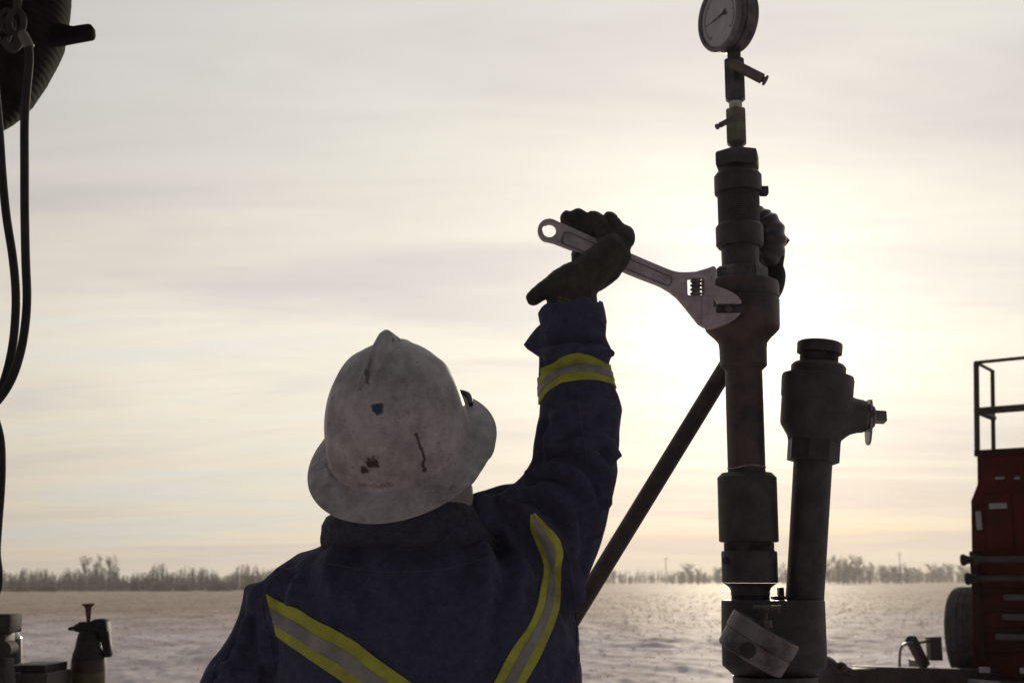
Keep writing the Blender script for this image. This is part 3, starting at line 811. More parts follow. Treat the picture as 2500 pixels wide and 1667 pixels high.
pm = P(1875, 1508, WY - 0.10)
tube('screw_shaft', [P(1868, 1530, WY - 0.10), P(1868, 1488, WY - 0.10)], 0.0042, 'grime_metal', clampb, 14)
link('screw_nut', revolve([(P(1871, 1531, WY - 0.10), 0.010), (P(1870, 1514, WY - 0.10), 0.010), (P(1870, 1512, WY - 0.10), 0.007)], Vector((0, 0, 1)), 6), 'grime_metal', clampb, 20)
tube('tee_bar', [P(1838, 1484, WY - 0.100), P(1898, 1487, WY - 0.110), P(1899, 1487, WY - 0.1101), P(1906, 1488, WY - 0.111)], [0.0055, 0.0062, 0.0075, 0.0072], 'grime_metal', clampb, 16)

# slanted prop behind the column
tp = P(1762, 915, WY + 0.10); bt = P(1440, 1440, WY + 0.19)
dr = (bt - tp); k_ = -tp.z / dr.z; foot = tp + dr * k_
prop = thing('slanted_prop', foot, 'brown steel pipe leaning diagonally from the main column down behind the worker', 'prop')
tube('prop_pipe', [tp - dr * 0.10, tp, bt, foot], [0.0165, 0.0165, 0.0165, 0.0165], 'pipe_brown', prop, 24)
link('foot_plate', revolve([(foot + Vector((0, 0, 0.02)), 0.06), (foot - Vector((0, 0, 0.01)), 0.06)], Vector((0, 0, 1)), 24), 'pipe_brown', prop)

# ------------------------------------------------------------------ wrench
RY = 2.045
ww = P(1500, 640, RY)
wr = thing('adjustable_wrench', P(1340, 565, RY), 'worn grey adjustable wrench gripped in the raised glove, jaws on the pipe union', 'wrench')
ring_a = circ(1341, 564, 28.5, 20, R_(118), R_(292), False)
outline = ring_a + [(1374, 548), (1460, 586), (1544, 622), (1600, 646), (1627, 657), (1640, 662), (1655, 665.5), (1671, 666), (1685, 665.5), (1698, 664.5), (1712, 660.5), (1727, 656), (1740, 651), (1744, 652), (1747.5, 657), (1748, 668), (1744, 698),
                    (1762, 704.5), (1774, 709), (1784, 714), (1793, 719), (1801, 726), (1807, 734), (1809.5, 740), (1807, 743), (1752, 742.5), (1741, 722), (1741, 758), (1744, 790), (1725, 801), (1713, 797), (1704, 792), (1689, 773), (1667, 745.5), (1651, 727), (1634, 713.5), (1615, 702), (1600, 695), (1585, 689.5), (1560, 680), (1538, 671), (1480, 646), (1416, 619), (1350, 594)]
hole = circ(1341, 564.5, 16.5, 28)
window = [(1677, 684), (1681, 682), (1716, 681), (1718, 683), (1718, 720), (1715, 722), (1681, 722), (1678, 720)]
plate('wrench_body', [outline, hole, window], RY, 0.0130, 'chrome_worn', wr, 0.0018, 40)
# raised rim either side of the sunken grip panel
def along(t, off):          # t: 0 ring end - 1 neck, off: across the handle in photo pixels
    a, b = Vector((1372, 577)), Vector((1640, 690)); d = (b - a); n = Vector((-d.y, d.x)).normalized()
    q = a + d * t + n * off
    return (q.x, q.y)
def rim(off_out, off_in, t0, t1):
    return [along(t0, off_out), along(t1, off_out), along(t1, off_in), along(t0, off_in)]
panel = [along(0.03, -17), along(0.985, -13), along(1.0, -6), along(1.0, 6), along(0.985, 12), along(0.03, 17), along(0.0, 13), along(0.0, -13)]
panel_in = [along(0.045, -13.5), along(0.975, -10.5), along(0.988, -5), along(0.988, 5), along(0.975, 9.5), along(0.045, 13.5), along(0.02, 10), along(0.02, -10)]
plate('grip_groove', [panel, panel_in], RY - 0.0066, 0.0008, 'chrome_dark', wr, 0.0002)
plate('grip_panel', [[along(0.05, -13), along(0.97, -10), along(0.985, -4.5), along(0.985, 4.5), along(0.97, 9), along(0.05, 13), along(0.025, 9.5), along(0.025, -9.5)]], RY - 0.0069, 0.0012, 'chrome_worn', wr, 0.0005)
# movable jaw and its worm
jaw = [(1712, 724), (1740, 724), (1741, 757), (1749, 766), (1807.5, 765.5), (1804, 770), (1796, 778), (1782, 787.5), (1766, 794.5), (1752, 799), (1738, 802.5), (1724, 802.5), (1711, 796)]
plate('movable_jaw', [jaw], RY - 0.001, 0.0150, 'chrome_worn', wr, 0.0016, 40)
wa, wb = P(1699, 722, RY), P(1699, 682, RY); wd = (wb - wa).normalized()
prof = []
for i in range(33):
    t = i / 32
    prof.append((wa.lerp(wb, t), (12.2 + 2.6 * math.cos(2 * math.pi * (t * 4 + 0.5))) * S(700, RY)))
link('worm_screw', revolve(prof, wd, 26), 'chrome_dark', wr, 60)
link('worm_bed', box_mesh(P(1716, 702, RY), (0.0035, 0.010, 0.027), 0.0005), 'chrome_dark', wr)
for (u, v) in ((1738, 676), (1729, 767), (1731, 779)):
    c = P(u, v, RY - 0.0085); link('dimple', revolve([(c + Vector((0, 0.002, 0)), 0.0014), (c, 0.0012)], Vector((0, -1, 0)), 8), 'chrome_dark', wr)

# ------------------------------------------------------------------ worker
PX0 = P(1010, 1600, 2.0).x
person = thing('person', (PX0, 2.0, 0), 'worker seen from behind in navy coveralls and white hard hat reaching up', 'person')
def ring_ell(c, ax, by, n=36, p=2.3):
    out = []
    for k in range(n):
        t = 2 * math.pi * k / n; ct, st = math.cos(t), math.sin(t)
        out.append(c + ax * (math.copysign(abs(ct) ** (2 / p), ct)) + by * (math.copysign(abs(st) ** (2 / p), st)))
    return out
YF = Vector((0, 1, 0))
# torso stations: photo row, left edge, right edge, distance, half thickness
tor = [(1215, 880, 1120, 1.985, .060), (1262, 860, 1140, 1.985, .075), (1300, 825, 1170, 1.99, .095), (1335, 792, 1215, 1.995, .115), (1357, 733, 1275, 2.0, .125),
       (1387, 685, 1320, 2.0, .132), (1418, 650, 1350, 2.0, .138), (1460, 636, 1380, 2.0, .142), (1520, 640, 1400, 2.0, .146), (1600, 650, 1415, 2.0, .148), (1667, 660, 1419, 2.0, .148), (1740, 675, 1415, 2.0, .146)]
rings = []
for v, a, b, y, dep in tor:
    A, B = P(a, v, y), P(b, v, y); rings.append(ring_ell((A + B) / 2, (B - A) / 2, YF * dep, 40, 2.35))
for z, hw, dep in ((1.10, .225, .14), (1.0, .215, .135), (0.90, .215, .135), (0.82, .20, .13)):
    rings.append(ring_ell(Vector((PX0, 2.0, z)), Vector((hw, 0, 0)), YF * dep, 40, 2.35))
body_parts = [loft_data(rings)]
# raised right sleeve: outline pairs measured on the photo
arm = [((1330, 752), (1462, 748), 2.035), ((1320, 775), (1474, 764), 2.035), ((1319, 800), (1483, 792), 2.033), ((1317, 830), (1481, 826), 2.03), ((1313, 862), (1494, 850), 2.03), ((1313, 880), (1500, 866), 2.03),
       ((1310, 915), (1487, 891), 2.03), ((1313, 950), (1501, 940), 2.03), ((1316, 985), (1514, 980), 2.03), ((1316, 1008), (1518, 1002), 2.03), ((1309, 1051), (1510, 1045), 2.03), ((1303, 1095), (1513, 1088), 2.03),
       ((1298, 1122), (1506, 1126), 2.03), ((1278, 1154), (1509, 1150), 2.03), ((1255, 1178), (1507, 1175), 2.03), ((1235, 1215), (1499, 1211), 2.025), ((1215, 1270), (1483, 1275), 2.02), ((1205, 1330), (1464, 1330), 2.01), ((1200, 1400), (1437, 1405), 2.0), ((1200, 1480), (1420, 1490), 2.0)]
ar_r = []
for L_, R2, y in arm:
    A, B = P(L_[0], L_[1], y), P(R2[0], R2[1], y); a = (B - A) / 2
    ar_r.append((A, B, a))
rings = []
for i, (A, B, a) in enumerate(ar_r):
    rings.append(ring_ell((A + B) / 2, a, YF * a.length * 0.92, 32, 2.15))
body_parts.append(loft_data(rings))
# shoulder muscle between neck and raised arm
body_parts.append(tube_data([P(u, v, 2.0) for u, v in ((1080, 1330), (1135, 1303), (1195, 1286), (1262, 1274), (1330, 1290))], [r * S(1290, 2.0) for r in (80, 88, 94, 96, 100)], 24, 4, True))
# lowered left arm
la = [((600, 1430), (800, 1400), 2.0), ((594, 1470), (760, 1520), 2.0), ((582, 1505), (740, 1570), 2.0), ((553, 1557), (712, 1620), 1.99), ((515, 1610), (680, 1670), 1.98), ((482, 1664), (645, 1715), 1.97), ((455, 1730), (610, 1770), 1.965), ((440, 1790), (588, 1830), 1.965), ((442, 1850), (580, 1890), 1.985)]
rings = []
for L_, R2, y in la:
    A, B = P(L_[0], L_[1], y), P(R2[0], R2[1], y); a = (B - A) / 2
    rings.append(ring_ell((A + B) / 2, a, YF * a.length * 0.98, 28, 2.1))
body_parts.append(loft_data(rings))
el = (P(442, 1850, 1.985) + P(580, 1890, 1.985)) / 2
fore = [el + Vector((0, 0, 0.03)), el + Vector((0.01, 0.05, -0.06)), el + Vector((0.03, 0.14, -0.15)), el + Vector((0.05, 0.21, -0.21))]
body_parts.append(tube_data(fore, [0.060, 0.058, 0.052, 0.047], 20, 4))
for s in (-1, 1):
    lx = PX0 + s * 0.11
    body_parts.append(tube_data([(lx * 0.98 + PX0 * 0.02, 2.0, 0.95), (lx, 2.0, 0.80), (lx, 2.005, 0.65), (lx + s * 0.005, 2.01, 0.50), (lx + s * 0.01, 2.0, 0.30), (lx + s * 0.012, 1.985, 0.07)], [0.105, 0.108, 0.10, 0.088, 0.082, 0.085], 22, 4))
v_, f_ = merge(body_parts)
cov_me = remesh(v_, f_, 0.0055, 7, 0.5)
# cloth folds: ridges along measured lines plus a soft general crumple
co = coords(cov_me); nrm = normals(cov_me)
bv = BVHTree.FromPolygons([Vector(c) for c in co], [tuple(p.vertices) for p in cov_me.polygons])
CAMP = Vector((0, 0, CAM_Z))
def drape(u, v, bvh=None, off=0.0):
    d = pixdir(u, v).normalized()
    hit = (bvh or bv).ray_cast(CAMP, d)
    if hit[0] is None:
        q = CAMP + d * 2.03
        hit = (bvh or bv).find_nearest(q)
    return hit[0] + hit[1] * off
folds = [  # (pixel polyline, ridge height m, width m)
    ([(1335, 1100), (1352, 1092), (1390, 1085), (1440, 1105), (1475, 1150), (1480, 1230)], .010, .012),
    ([(1292, 1162), (1318, 1150), (1360, 1140), (1410, 1165), (1445, 1215), (1452, 1300)], .010, .013),
    ([(1340, 1075), (1358, 1045), (1400, 1015), (1440, 1000)], .008, .012),
    ([(1255, 1200), (1300, 1195), (1350, 1205), (1395, 1250), (1410, 1330)], .009, .014),
    ([(1340, 1060), (1420, 1050), (1480, 1075), (1505, 1110)], .007, .010),
    ([(1350, 1020), (1420, 985), (1480, 975)], .006, .011),
    ([(1325, 862), (1370, 858), (1430, 852), (1485, 862)], .009, .009),
    ([(1330, 900), (1350, 870), (1400, 845)], .006, .010),
    ([(1180, 1215), (1210, 1260), (1250, 1320), (1285, 1400)], .008, .015),
    ([(1160, 1225), (1175, 1280), (1185, 1350), (1180, 1430)], .010, .016),
    ([(1215, 1205), (1265, 1240), (1330, 1300), (1390, 1390), (1405, 1480)], .008, .014),
    ([(1290, 1240), (1350, 1290), (1400, 1360), (1412, 1450)], .008, .012),
    ([(820, 1345), (800, 1400), (830, 1460)], .006, .018),
    ([(690, 1400), (655, 1445), (640, 1500), (655, 1600)], .008, .010),
    ([(620, 1480), (600, 1560), (560, 1660)], .006, .014),
    ([(655, 1500), (640, 1580), (610, 1680)], .007, .014),
    ([(940, 1345), (960, 1420), (950, 1520)], .005, .025),
    ([(1140, 1460), (1135, 1540), (1120, 1640)], .005, .022),
    ([(1385, 1400), (1398, 1500), (1392, 1640)], .006, .012),
    ([(1350, 1125), (1400, 1122), (1450, 1160), (1470, 1210)], .005, .006), ([(1320, 1180), (1370, 1185), (1420, 1230), (1432, 1300)], .005, .007),
    ([(1380, 1035), (1440, 1030), (1490, 1050)], .005, .006), ([(1400, 1075), (1450, 1078), (1495, 1110)], .004, .006),
    ([(1230, 1225), (1290, 1260), (1340, 1320), (1370, 1390)], .005, .008), ([(1420, 960), (1470, 970), (1505, 990)], .004, .006),
    ([(1240, 1300), (1265, 1380), (1260, 1460)], .005, .010), ([(1190, 1450), (1170, 1530), (1150, 1620)], .004, .012),
    ([(860, 1390), (870, 1470), (850, 1540)], .004, .012), ([(1040, 1380), (1060, 1480), (1050, 1600)], .004, .016), ([(720, 1420), (705, 1470)], .005, .009),
    ([(570, 1600), (545, 1640), (520, 1690)], .006, .010), ([(600, 1520), (580, 1590), (590, 1650)], .005, .008), ([(530, 1615), (560, 1640), (575, 1680)], .006, .008),
    ([(1335, 815), (1380, 822), (1430, 815), (1470, 822)], .004, .007),
]
disp = np.zeros(len(co))
for pl, h, w in folds:
    w3 = catmull([drape(u, v) for u, v in pl], 8)
    best = np.full(len(co), 1e9)
    for i in range(len(w3) - 1):
        a, b = np.array(w3[i]), np.array(w3[i + 1]); d = b - a; L2 = d @ d + 1e-12
        t = np.clip(((co - a) @ d) / L2, 0, 1)
        best = np.minimum(best, np.linalg.norm(co - (a + t[:, None] * d), axis=1))
    disp += 0.85 * h * np.exp(-(best / w) ** 2) + 1.0 * h * np.exp(-best / (0.55 * w)) - 0.75 * h * np.exp(-((best - 1.9 * w) / (0.8 * w)) ** 2)
disp -= disp.mean(); disp = np.clip(disp, -0.011, 0.0135)
for i in range(len(co)):
    p = co[i]
    disp[i] += 0.006 * noise.noise((p[0] * 9, p[1] * 9, p[2] * 6)) + 0.0028 * noise.noise((p[0] * 26, p[1] * 26, p[2] * 15)) + 0.0012 * noise.noise((p[0] * 60, p[1] * 60, p[2] * 40))
co = co + nrm * disp[:, None]
set_coords(cov_me, co)
coverall = link('coverall', cov_me, 'navy_cloth', person, 180)
bv = BVHTree.FromPolygons([Vector(c) for c in co], [tuple(p.vertices) for p in cov_me.polygons])
def thick_grid(G, back, closed=False):
    """sheet of points G[i][j] thickened by the vectors back[i][j]"""
    ni, nj = len(G), len(G[0]); vs_ = [p for r in G for p in r] + [G[i][j] + back[i][j] for i in range(ni) for j in range(nj)]
    o = ni * nj; fs = []
    for i in range(ni if closed else ni - 1):
        i2 = (i + 1) % ni
        for j in range(nj - 1):
            a, b, c, d = i * nj + j, i2 * nj + j, i2 * nj + j + 1, i * nj + j + 1
            fs.append((a, b, c, d)); fs.append((o + d, o + c, o + b, o + a))
        fs.append((i * nj, o + i * nj, o + i2 * nj, i2 * nj)); fs.append((i * nj + nj - 1, i2 * nj + nj - 1, o + i2 * nj + nj - 1, o + i * nj + nj - 1))
    if not closed:
        for i in (0, ni - 1):
            for j in range(nj - 1):
                fs.append((i * nj + j, i * nj + j + 1, o + i * nj + j + 1, o + i * nj + j))
    return fix_normals(mesh(vs_, fs))
def resample(pl, n):
    p = catmull([Vector((u, v, 0)) for u, v in pl], 6)
    L = [0.0]
    for i in range(len(p) - 1): L.append(L[-1] + (p[i + 1] - p[i]).length)
    out = []
    for k in range(n):
        s = L[-1] * k / (n - 1); i = max(0, min(len(p) - 2, next((q - 1 for q in range(1, len(L)) if L[q] >= s - 1e-9), len(p) - 2)))
        t = (s - L[i]) / max(L[i + 1] - L[i], 1e-9); out.append(p[i].lerp(p[i + 1], t))
    return out
def stripe(name, ea, eb, f0, f1, off, material, parent, n=70, m=7):
    A, B = resample(ea, n), resample(eb, n)
    G, K = [], []
    for i in range(n):
        row, bk = [], []
        for j in range(m):
            q = A[i].lerp(B[i], f0 + (f1 - f0) * j / (m - 1))
            d = pixdir(q.x, q.y).normalized(); hit = bv.ray_cast(CAMP, d)
            if hit[0] is None: hit = bv.find_nearest(CAMP + d * 1.95)
            nn = hit[1] if hit[1].dot(d) < 0 else -hit[1]
            row.append(hit[0] + nn * off); bk.append(-nn * (off + 0.002))
        G.append(row); K.append(bk)
    for _ in range(2):      # even out the drape a little, as stiff tape does
        for i in range(1, n - 1):
            for j in range(m): G[i][j] = G[i][j] * 0.5 + (G[i - 1][j] + G[i + 1][j]) * 0.25
    return link(name, thick_grid(G, K), material, parent, 60)
s1a = [(650, 1447), (685, 1468), (731, 1487), (768, 1512), (856, 1557), (918, 1605), (1006, 1667), (1060, 1706)]
s1b = [(677, 1550), (700, 1569), (727, 1587), (777, 1622), (843, 1667), (905, 1712), (960, 1752), (1000, 1780)]
st1 = stripe('hi_vis_stripe', s1a, s1b, 0, 1, 0.003, 'tape_yellow', coverall)
tag(st1, 'yellow stripe from the left shoulder')
tag(stripe('reflective_band', s1a, s1b, 0.34, 0.70, 0.0042, 'tape_grey', coverall), 'grey reflective band on the left stripe')
s2a = [(1294, 1258), (1302, 1307), (1318, 1349), (1327, 1387), (1320, 1428), (1310, 1478), (1289, 1528), (1247, 1587), (1206, 1667), (1180, 1715)]
s2b = [(1306, 1252), (1350, 1300), (1372, 1332), (1371, 1380), (1370, 1416), (1362, 1487), (1339, 1553), (1310, 1616), (1281, 1667), (1250, 1725)]
tag(stripe('hi_vis_stripe', s2a, s2b, 0, 1, 0.003, 'tape_yellow', coverall), 'yellow stripe from the right shoulder')
tag(stripe('reflective_band', s2a, s2b, 0.33, 0.68, 0.0042, 'tape_grey', coverall), 'grey reflective band on the right stripe')
# sewn seams
for pl in ([(1300, 1215), (1345, 1270), (1385, 1350), (1402, 1440), (1408, 1540), (1405, 1660)], [(700, 1380), (660, 1420), (640, 1470), (652, 1540), (668, 1620), (680, 1700)], [(800, 1375), (900, 1392), (1000, 1395), (1100, 1385), (1190, 1360)], [(1410, 955), (1418, 1020), (1430, 1100), (1440, 1200)]):
    tube('seam', [drape(q.x, q.y, bv, 0.0004) for q in resample(pl, 30)], 0.0011, 'seam_thread', coverall, 5)
# band round the raised sleeve
up_e = [(1300, 940), (1322, 918), (1339, 904), (1360, 890), (1385, 882), (1409, 878), (1434, 882), (1462, 888), (1492, 893), (1520, 895)]
lo_e = [(1300, 1000), (1321, 982), (1330, 970), (1366, 947), (1412, 941), (1452, 940), (1480, 943), (1502, 948), (1530, 950)]
def edge_v(pl, u): return float(np.interp(u, [p[0] for p in pl], [p[1] for p in pl]))
def sleeve_band(name, f0, f1, off, material, m=6, n=72):
    G, K = [], []
    c0 = (P(1313, 905, 2.03) + P(1487, 895, 2.03)) / 2
    for i in range(n):
        ph = 2 * math.pi * i / n
        u = 1408 + 92 * math.cos(ph)
        va, vb = edge_v(up_e, u), edge_v(lo_e, u)
        row, bk = [], []
        for j in range(m):
            v = va + (vb - va) * (f0 + (f1 - f0) * j / (m - 1))
            cc = P(1408, v, 2.03); dd = Vector((math.cos(ph), -math.sin(ph), 0))
            hit = bv.ray_cast(cc + dd * 0.2, -dd)
            pnt = hit[0] if hit[0] is not None else cc + dd * 0.065
            row.append(pnt + dd * off); bk.append(-dd * (off + 0.002))
        G.append(row); K.append(bk)
    return link(name, thick_grid(G, K, True), material, coverall, 60)
tag(sleeve_band('hi_vis_stripe', 0, 1, 0.003, 'tape_yellow'), 'yellow band round the raised sleeve')
tag(sleeve_band('reflective_band', 0.34, 0.68, 0.0042, 'tape_grey'), 'grey reflective band on the raised sleeve')
# sleeve cuff: a loose turned opening and a flap sticking out to the left
cuff_rings = []
for (L_, R2, y, q) in (((1322, 800), (1482, 792), 2.033, 0.92), ((1316, 778), (1478, 766), 2.034, 0.92), ((1313, 760), (1472, 742), 2.035, 0.92), ((1318, 757), (1464, 738), 2.035, 0.9), ((1326, 775), (1458, 765), 2.035, 0.85), ((1335, 800), (1452, 795), 2.034, 0.8)):
    A, B = P(L_[0], L_[1], y), P(R2[0], R2[1], y); a = (B - A) / 2
    rg = ring_ell((A + B) / 2, a, YF * a.length * q, 40, 2.1)
    cuff_rings.append([p + Vector((0, 0, 0.004 * math.sin(5 * k * 2 * math.pi / 40 + 1) )) for k, p in enumerate(rg)])
v_, f_ = loft_data(cuff_rings, False)
link('cuff', fix_normals(mesh(v_, f_)), 'navy_cloth', coverall, 60)
# flap: curved sheet
fl = []
for i in range(9):
    t = i / 8
    e0 = Vector((1322 + 20 * (1 - t), 788 + 84 * t, 0)); 
    tipx, tipy = 1276.5, 844
    row = []
    for j in range(7):
        s = j / 6
        if t < 0.66: ex, ey = 1322 + (tipx - 1322) * (t / 0.66) ** 0.8, 789 + (tipy - 789) * (t / 0.66)
        else: ex, ey = tipx + (1318 - tipx) * ((t - 0.66) / 0.34), tipy + (872 - tipy) * ((t - 0.66) / 0.34)
        bx, by = 1350, 800 + 72 * t
        row.append(P(bx + (ex - bx) * s, by + (ey - by) * s, 2.0 + 0.035 * s + 0.01 * math.sin(3 * t)))
    fl.append(row)
link('cuff_flap', thick_grid(fl, [[Vector((0, 0.004, 0))] * 7 for _ in range(9)]), 'navy_cloth', coverall, 60)
# collar
col_r = []
for (vl, vr, uL, uR, dep, y) in ((1368, 1345, 800, 1230, .098, 2.01), (1346, 1312, 790, 1212, .112, 1.995), (1318, 1280, 785, 1186, .112, 1.98), (1290, 1252, 785, 1166, .107, 1.97), (1270, 1234, 798, 1156, .100, 1.966), (1263, 1229, 812, 1149, .093, 1.966), (1275, 1238, 822, 1140, .086, 1.968), (1310, 1270, 835, 1130, .08, 1.97)):
    y -= 0.016; dep += 0.006
    A, B = P(uL, vl, y), P(uR, vr, y)
    rg = ring_ell((A + B) / 2, (B - A) / 2, YF * dep, 56, 2.2)
    col_r.append([p + Vector((0, 0, 0.004 * math.sin(k * 0.7) * 0.6 + 0.006 * max(0, -math.sin(2 * math.pi * k / 56)) )) for k, p in enumerate(rg)])
col_s = []
for i in range(len(col_r) - 1):
    for t in (0, .33, .66): col_s.append([a.lerp(b, t) for a, b in zip(col_r[i], col_r[i + 1])])
col_s.append(col_r[-1])
v_, f_ = loft_data(col_s, False)
cme = fix_normals(mesh(v_, f_))
cc_ = coords(cme)
for i in range(len(cc_)): cc_[i] += np.array(noise.noise_vector((cc_[i][0] * 22, cc_[i][1] * 22, cc_[i][2] * 30))) * 0.0035
set_coords(cme, cc_)
link('collar', cme, 'collar_cloth', coverall, 180)
# ---- hard hat and head share one orientation
HC = P(975, 1076, 1.86)
HR = Matrix.Rotation(R_(-27), 3, 'Z') @ Matrix.Rotation(R_(42), 3, 'X') @ Matrix.Rotation(R_(11), 3, 'Y')
def HL(p): return HC + HR @ (Vector(p) * 0.965)
def build_hat():
    nphi, na = 360, 150
    A, B, H = 0.1065, 0.125, 0.162        # dome half width, half length, height
    V = []; stain = []
    rs = np.random.RandomState(4)
    def ridge(x, y, z01):   # three moulded ribs running front to back; the middle one peaks above the crown
        c = math.exp(-(x / 0.0100) ** 4)
        prof = np.interp(y, [-0.12, -0.085, -0.045, -0.005, 0.018, 0.034, 0.060], [0.002, 0.0045, 0.011, 0.022, 0.0275, 0.0265, 0.004])
        return c * prof
    nb = 44
    for i in range(na + nb):
        row = []
        for j in range(nphi):
            ph = 2 * math.pi * j / nphi
            cx, cy = math.cos(ph), math.sin(ph)
            if i < na:
                t = (i / (na - 1)) ** 0.9 * math.pi / 2
                s = math.sin(t) ** 0.86; c = max(math.cos(t), 0) ** 0.86
                rr = s * (1 + 0.018 * (1 - c))
                x, y, z = A * rr * cx, B * rr * cy, H * c
                nrm_ = Vector((cx * s / A, cy * s / B, c / H)).normalized()
                h = ridge(x, y, c) * max(0, min(1, c * 3.2))
                p = Vector((x, y, z)) + Vector((0, 0, 1)) * h
                # side ribs
                for sx_ in (-1, 1):
                    dx = x - sx_ * 0.062
                    if c > 0.05: p += nrm_ * 0.0022 * math.exp(-(dx / 0.007) ** 2) * min(1, c * 3) * (1 if abs(y) < 0.09 else math.exp(-((abs(y) - 0.09) / 0.01) ** 2))
            else:
                k = (i - na + 1) / nb
                bw = 0.036 + 0.004 * cy - 0.004 * abs(cx) * 0      # brim width
                rx, ry = A * 1.018, B * 1.018
                d = Vector((cx / rx, cy / ry, 0)).normalized()
                bwj = np.interp(cy, [-1, 0, 1], [0.040, 0.037, 0.046])
                flare = k
                z = -0.016 * (k ** 0.9) - 0.006 * k * k
                if k < 0.12: z = -0.02 * k
                p = Vector((rx * cx, ry * cy, 0)) + d * bwj * flare + Vector((0, 0, z - 0.004 * (max(0, -cy)) * k))
            row.append(p)
        V.append(row)
    # rolled edge and underside
    last = V[-1]
    under = []
    for k in range(1, 8):
        row = []
        for j in range(nphi):
            p = last[j]; d = Vector((p.x, p.y, 0)).normalized()
            a = k / 7
            if k < 4: row.append(p - d * (0.001 * k * k * 0.4) - Vector((0, 0, 0.0012 * k)))
            else: row.append(p - d * (0.0036 + 0.012 * (k - 3)) - Vector((0, 0, 0.0034 - 0.0022 * (k - 3))))
        under.append(row)
    V += under
    inner = []
    for k in range(0, 10):
        t = math.pi / 2 * (1 - k / 9.5); s = math.sin(t) ** 0.86; c = max(math.cos(t), 0) ** 0.86
        inner.append([Vector(((A - 0.003) * s * math.cos(2 * math.pi * j / nphi), (B - 0.003) * s * math.sin(2 * math.pi * j / nphi), (H - 0.004) * c)) for j in range(nphi)])
    V += inner
    flat = [HL(p) for r in V for p in r]
    F = []
    for i in range(len(V) - 1):
        for j in range(nphi):
            j2 = (j + 1) % nphi
            F.append((i * nphi + j, i * nphi + j2, (i + 1) * nphi + j2, (i + 1) * nphi + j))
    me = mesh(flat, F)
    fix_normals(me)
    return me
hat_me = build_hat()
hco = coords(hat_me)
hbv = BVHTree.FromPolygons([Vector(c) for c in hco], [tuple(p.vertices) for p in hat_me.polygons])
def hat_hit(u, v):
    d = pixdir(u, v).normalized(); h = hbv.ray_cast(CAMP, d)
    return h[0] if h[0] is not None else hbv.find_nearest(CAMP + d * 1.8)[0]
grime = np.zeros(len(hco)); blue = np.zeros(len(hco))
nz = np.array([noise.noise((p[0] * 110, p[1] * 110, p[2] * 110)) + 0.6 * noise.noise((p[0] * 320, p[1] * 320, p[2] * 320)) for p in hco])
def blot(u, v, r, k=0.5, soft=0.35, arr=None, edge=0.55):
    c = np.array(hat_hit(u, v)); d = np.linalg.norm(hco - c, axis=1) / (r * 0.00062)
    a = np.clip((1.0 + edge * nz - d) / soft, 0, 1) * k
    (grime if arr is None else arr)[:] = np.maximum(grime if arr is None else arr, a)
def streak(pl, w, k=0.5, soft=0.5, edge=0.7):
    q = resample(pl, 40)
    for a in q: blot(a.x, a.y, w, k, soft, None, edge)
# paint spots, dirt and cracks that the hat really carries
blot(922, 997, 15, 1.0, 0.25, blue, 0.35); blot(912, 992, 7, 0.8, 0.3, blue, 0.5); blot(928, 1004, 8, 0.8, 0.3, blue, 0.5)
blot(908, 1132, 19, 1.0, 0.4, None, 0.8); blot(890, 1146, 11, 1.0, 0.4, None, 0.7); blot(920, 1138, 7, .9)
streak([(1017, 1062), (1026, 1090), (1036, 1118), (1032, 1132), (1038, 1148)], 4.5, 0.95, 0.4, 0.5); blot(1016, 1060, 5, .9); blot(1036, 1146, 7, .95)
streak([(895, 905), (898, 922), (896, 932)], 7, .7); streak([(905, 880), (897, 905)], 5, .4)
streak([(880, 1182), (930, 1186), (970, 1180)], 7, .45, .6, 1.0); streak([(795, 1130), (805, 1155), (830, 1175)], 6, .5, .6, 1.0)
blot(978, 826, 8, .7); blot(972, 828, 7, .6)
for u, v, r, k in ((833, 928, 6, .6), (863, 1053, 4, .7), (812, 972, 8, .4), (842, 1027, 6, .5), (842, 1115, 7, .4), (862, 1140, 4, .6), (963, 971, 8, .35), (1018, 885, 5, .5), (960, 1108, 6, .35), (1102, 1110, 4, .8), (1083, 1100, 3, .6),
                   (1100, 1190, 7, .5), (1106, 1186, 5, .5), (1190, 1040, 12, .35), (1180, 1010, 12, .25), (1160, 1065, 8, .35), (764, 1128, 4, .6), (850, 1240, 12, .25), (815, 1235, 9, .25), (768, 1190, 9, .3), (805, 1035, 5, .6),
                   (955, 815, 12, .35), (880, 950, 5, .3), (1075, 1100, 4, .5), (1010, 1000, 20, .15), (985, 905, 45, .18), (850, 1070, 30, .18), (1050, 960, 30, .12), (830, 1040, 25, .2), (825, 1120, 22, .2), (1005, 1045, 14, .22), (1072, 1080, 4, .5)):
    blot(u, v, r, k, 0.8)
att = hat_me.attributes.new('grime', 'FLOAT', 'POINT'); att.data.foreach_set('value', grime.astype(np.float32))
att = hat_me.attributes.new('blue_paint', 'FLOAT', 'POINT'); att.data.foreach_set('value', blue.astype(np.float32))
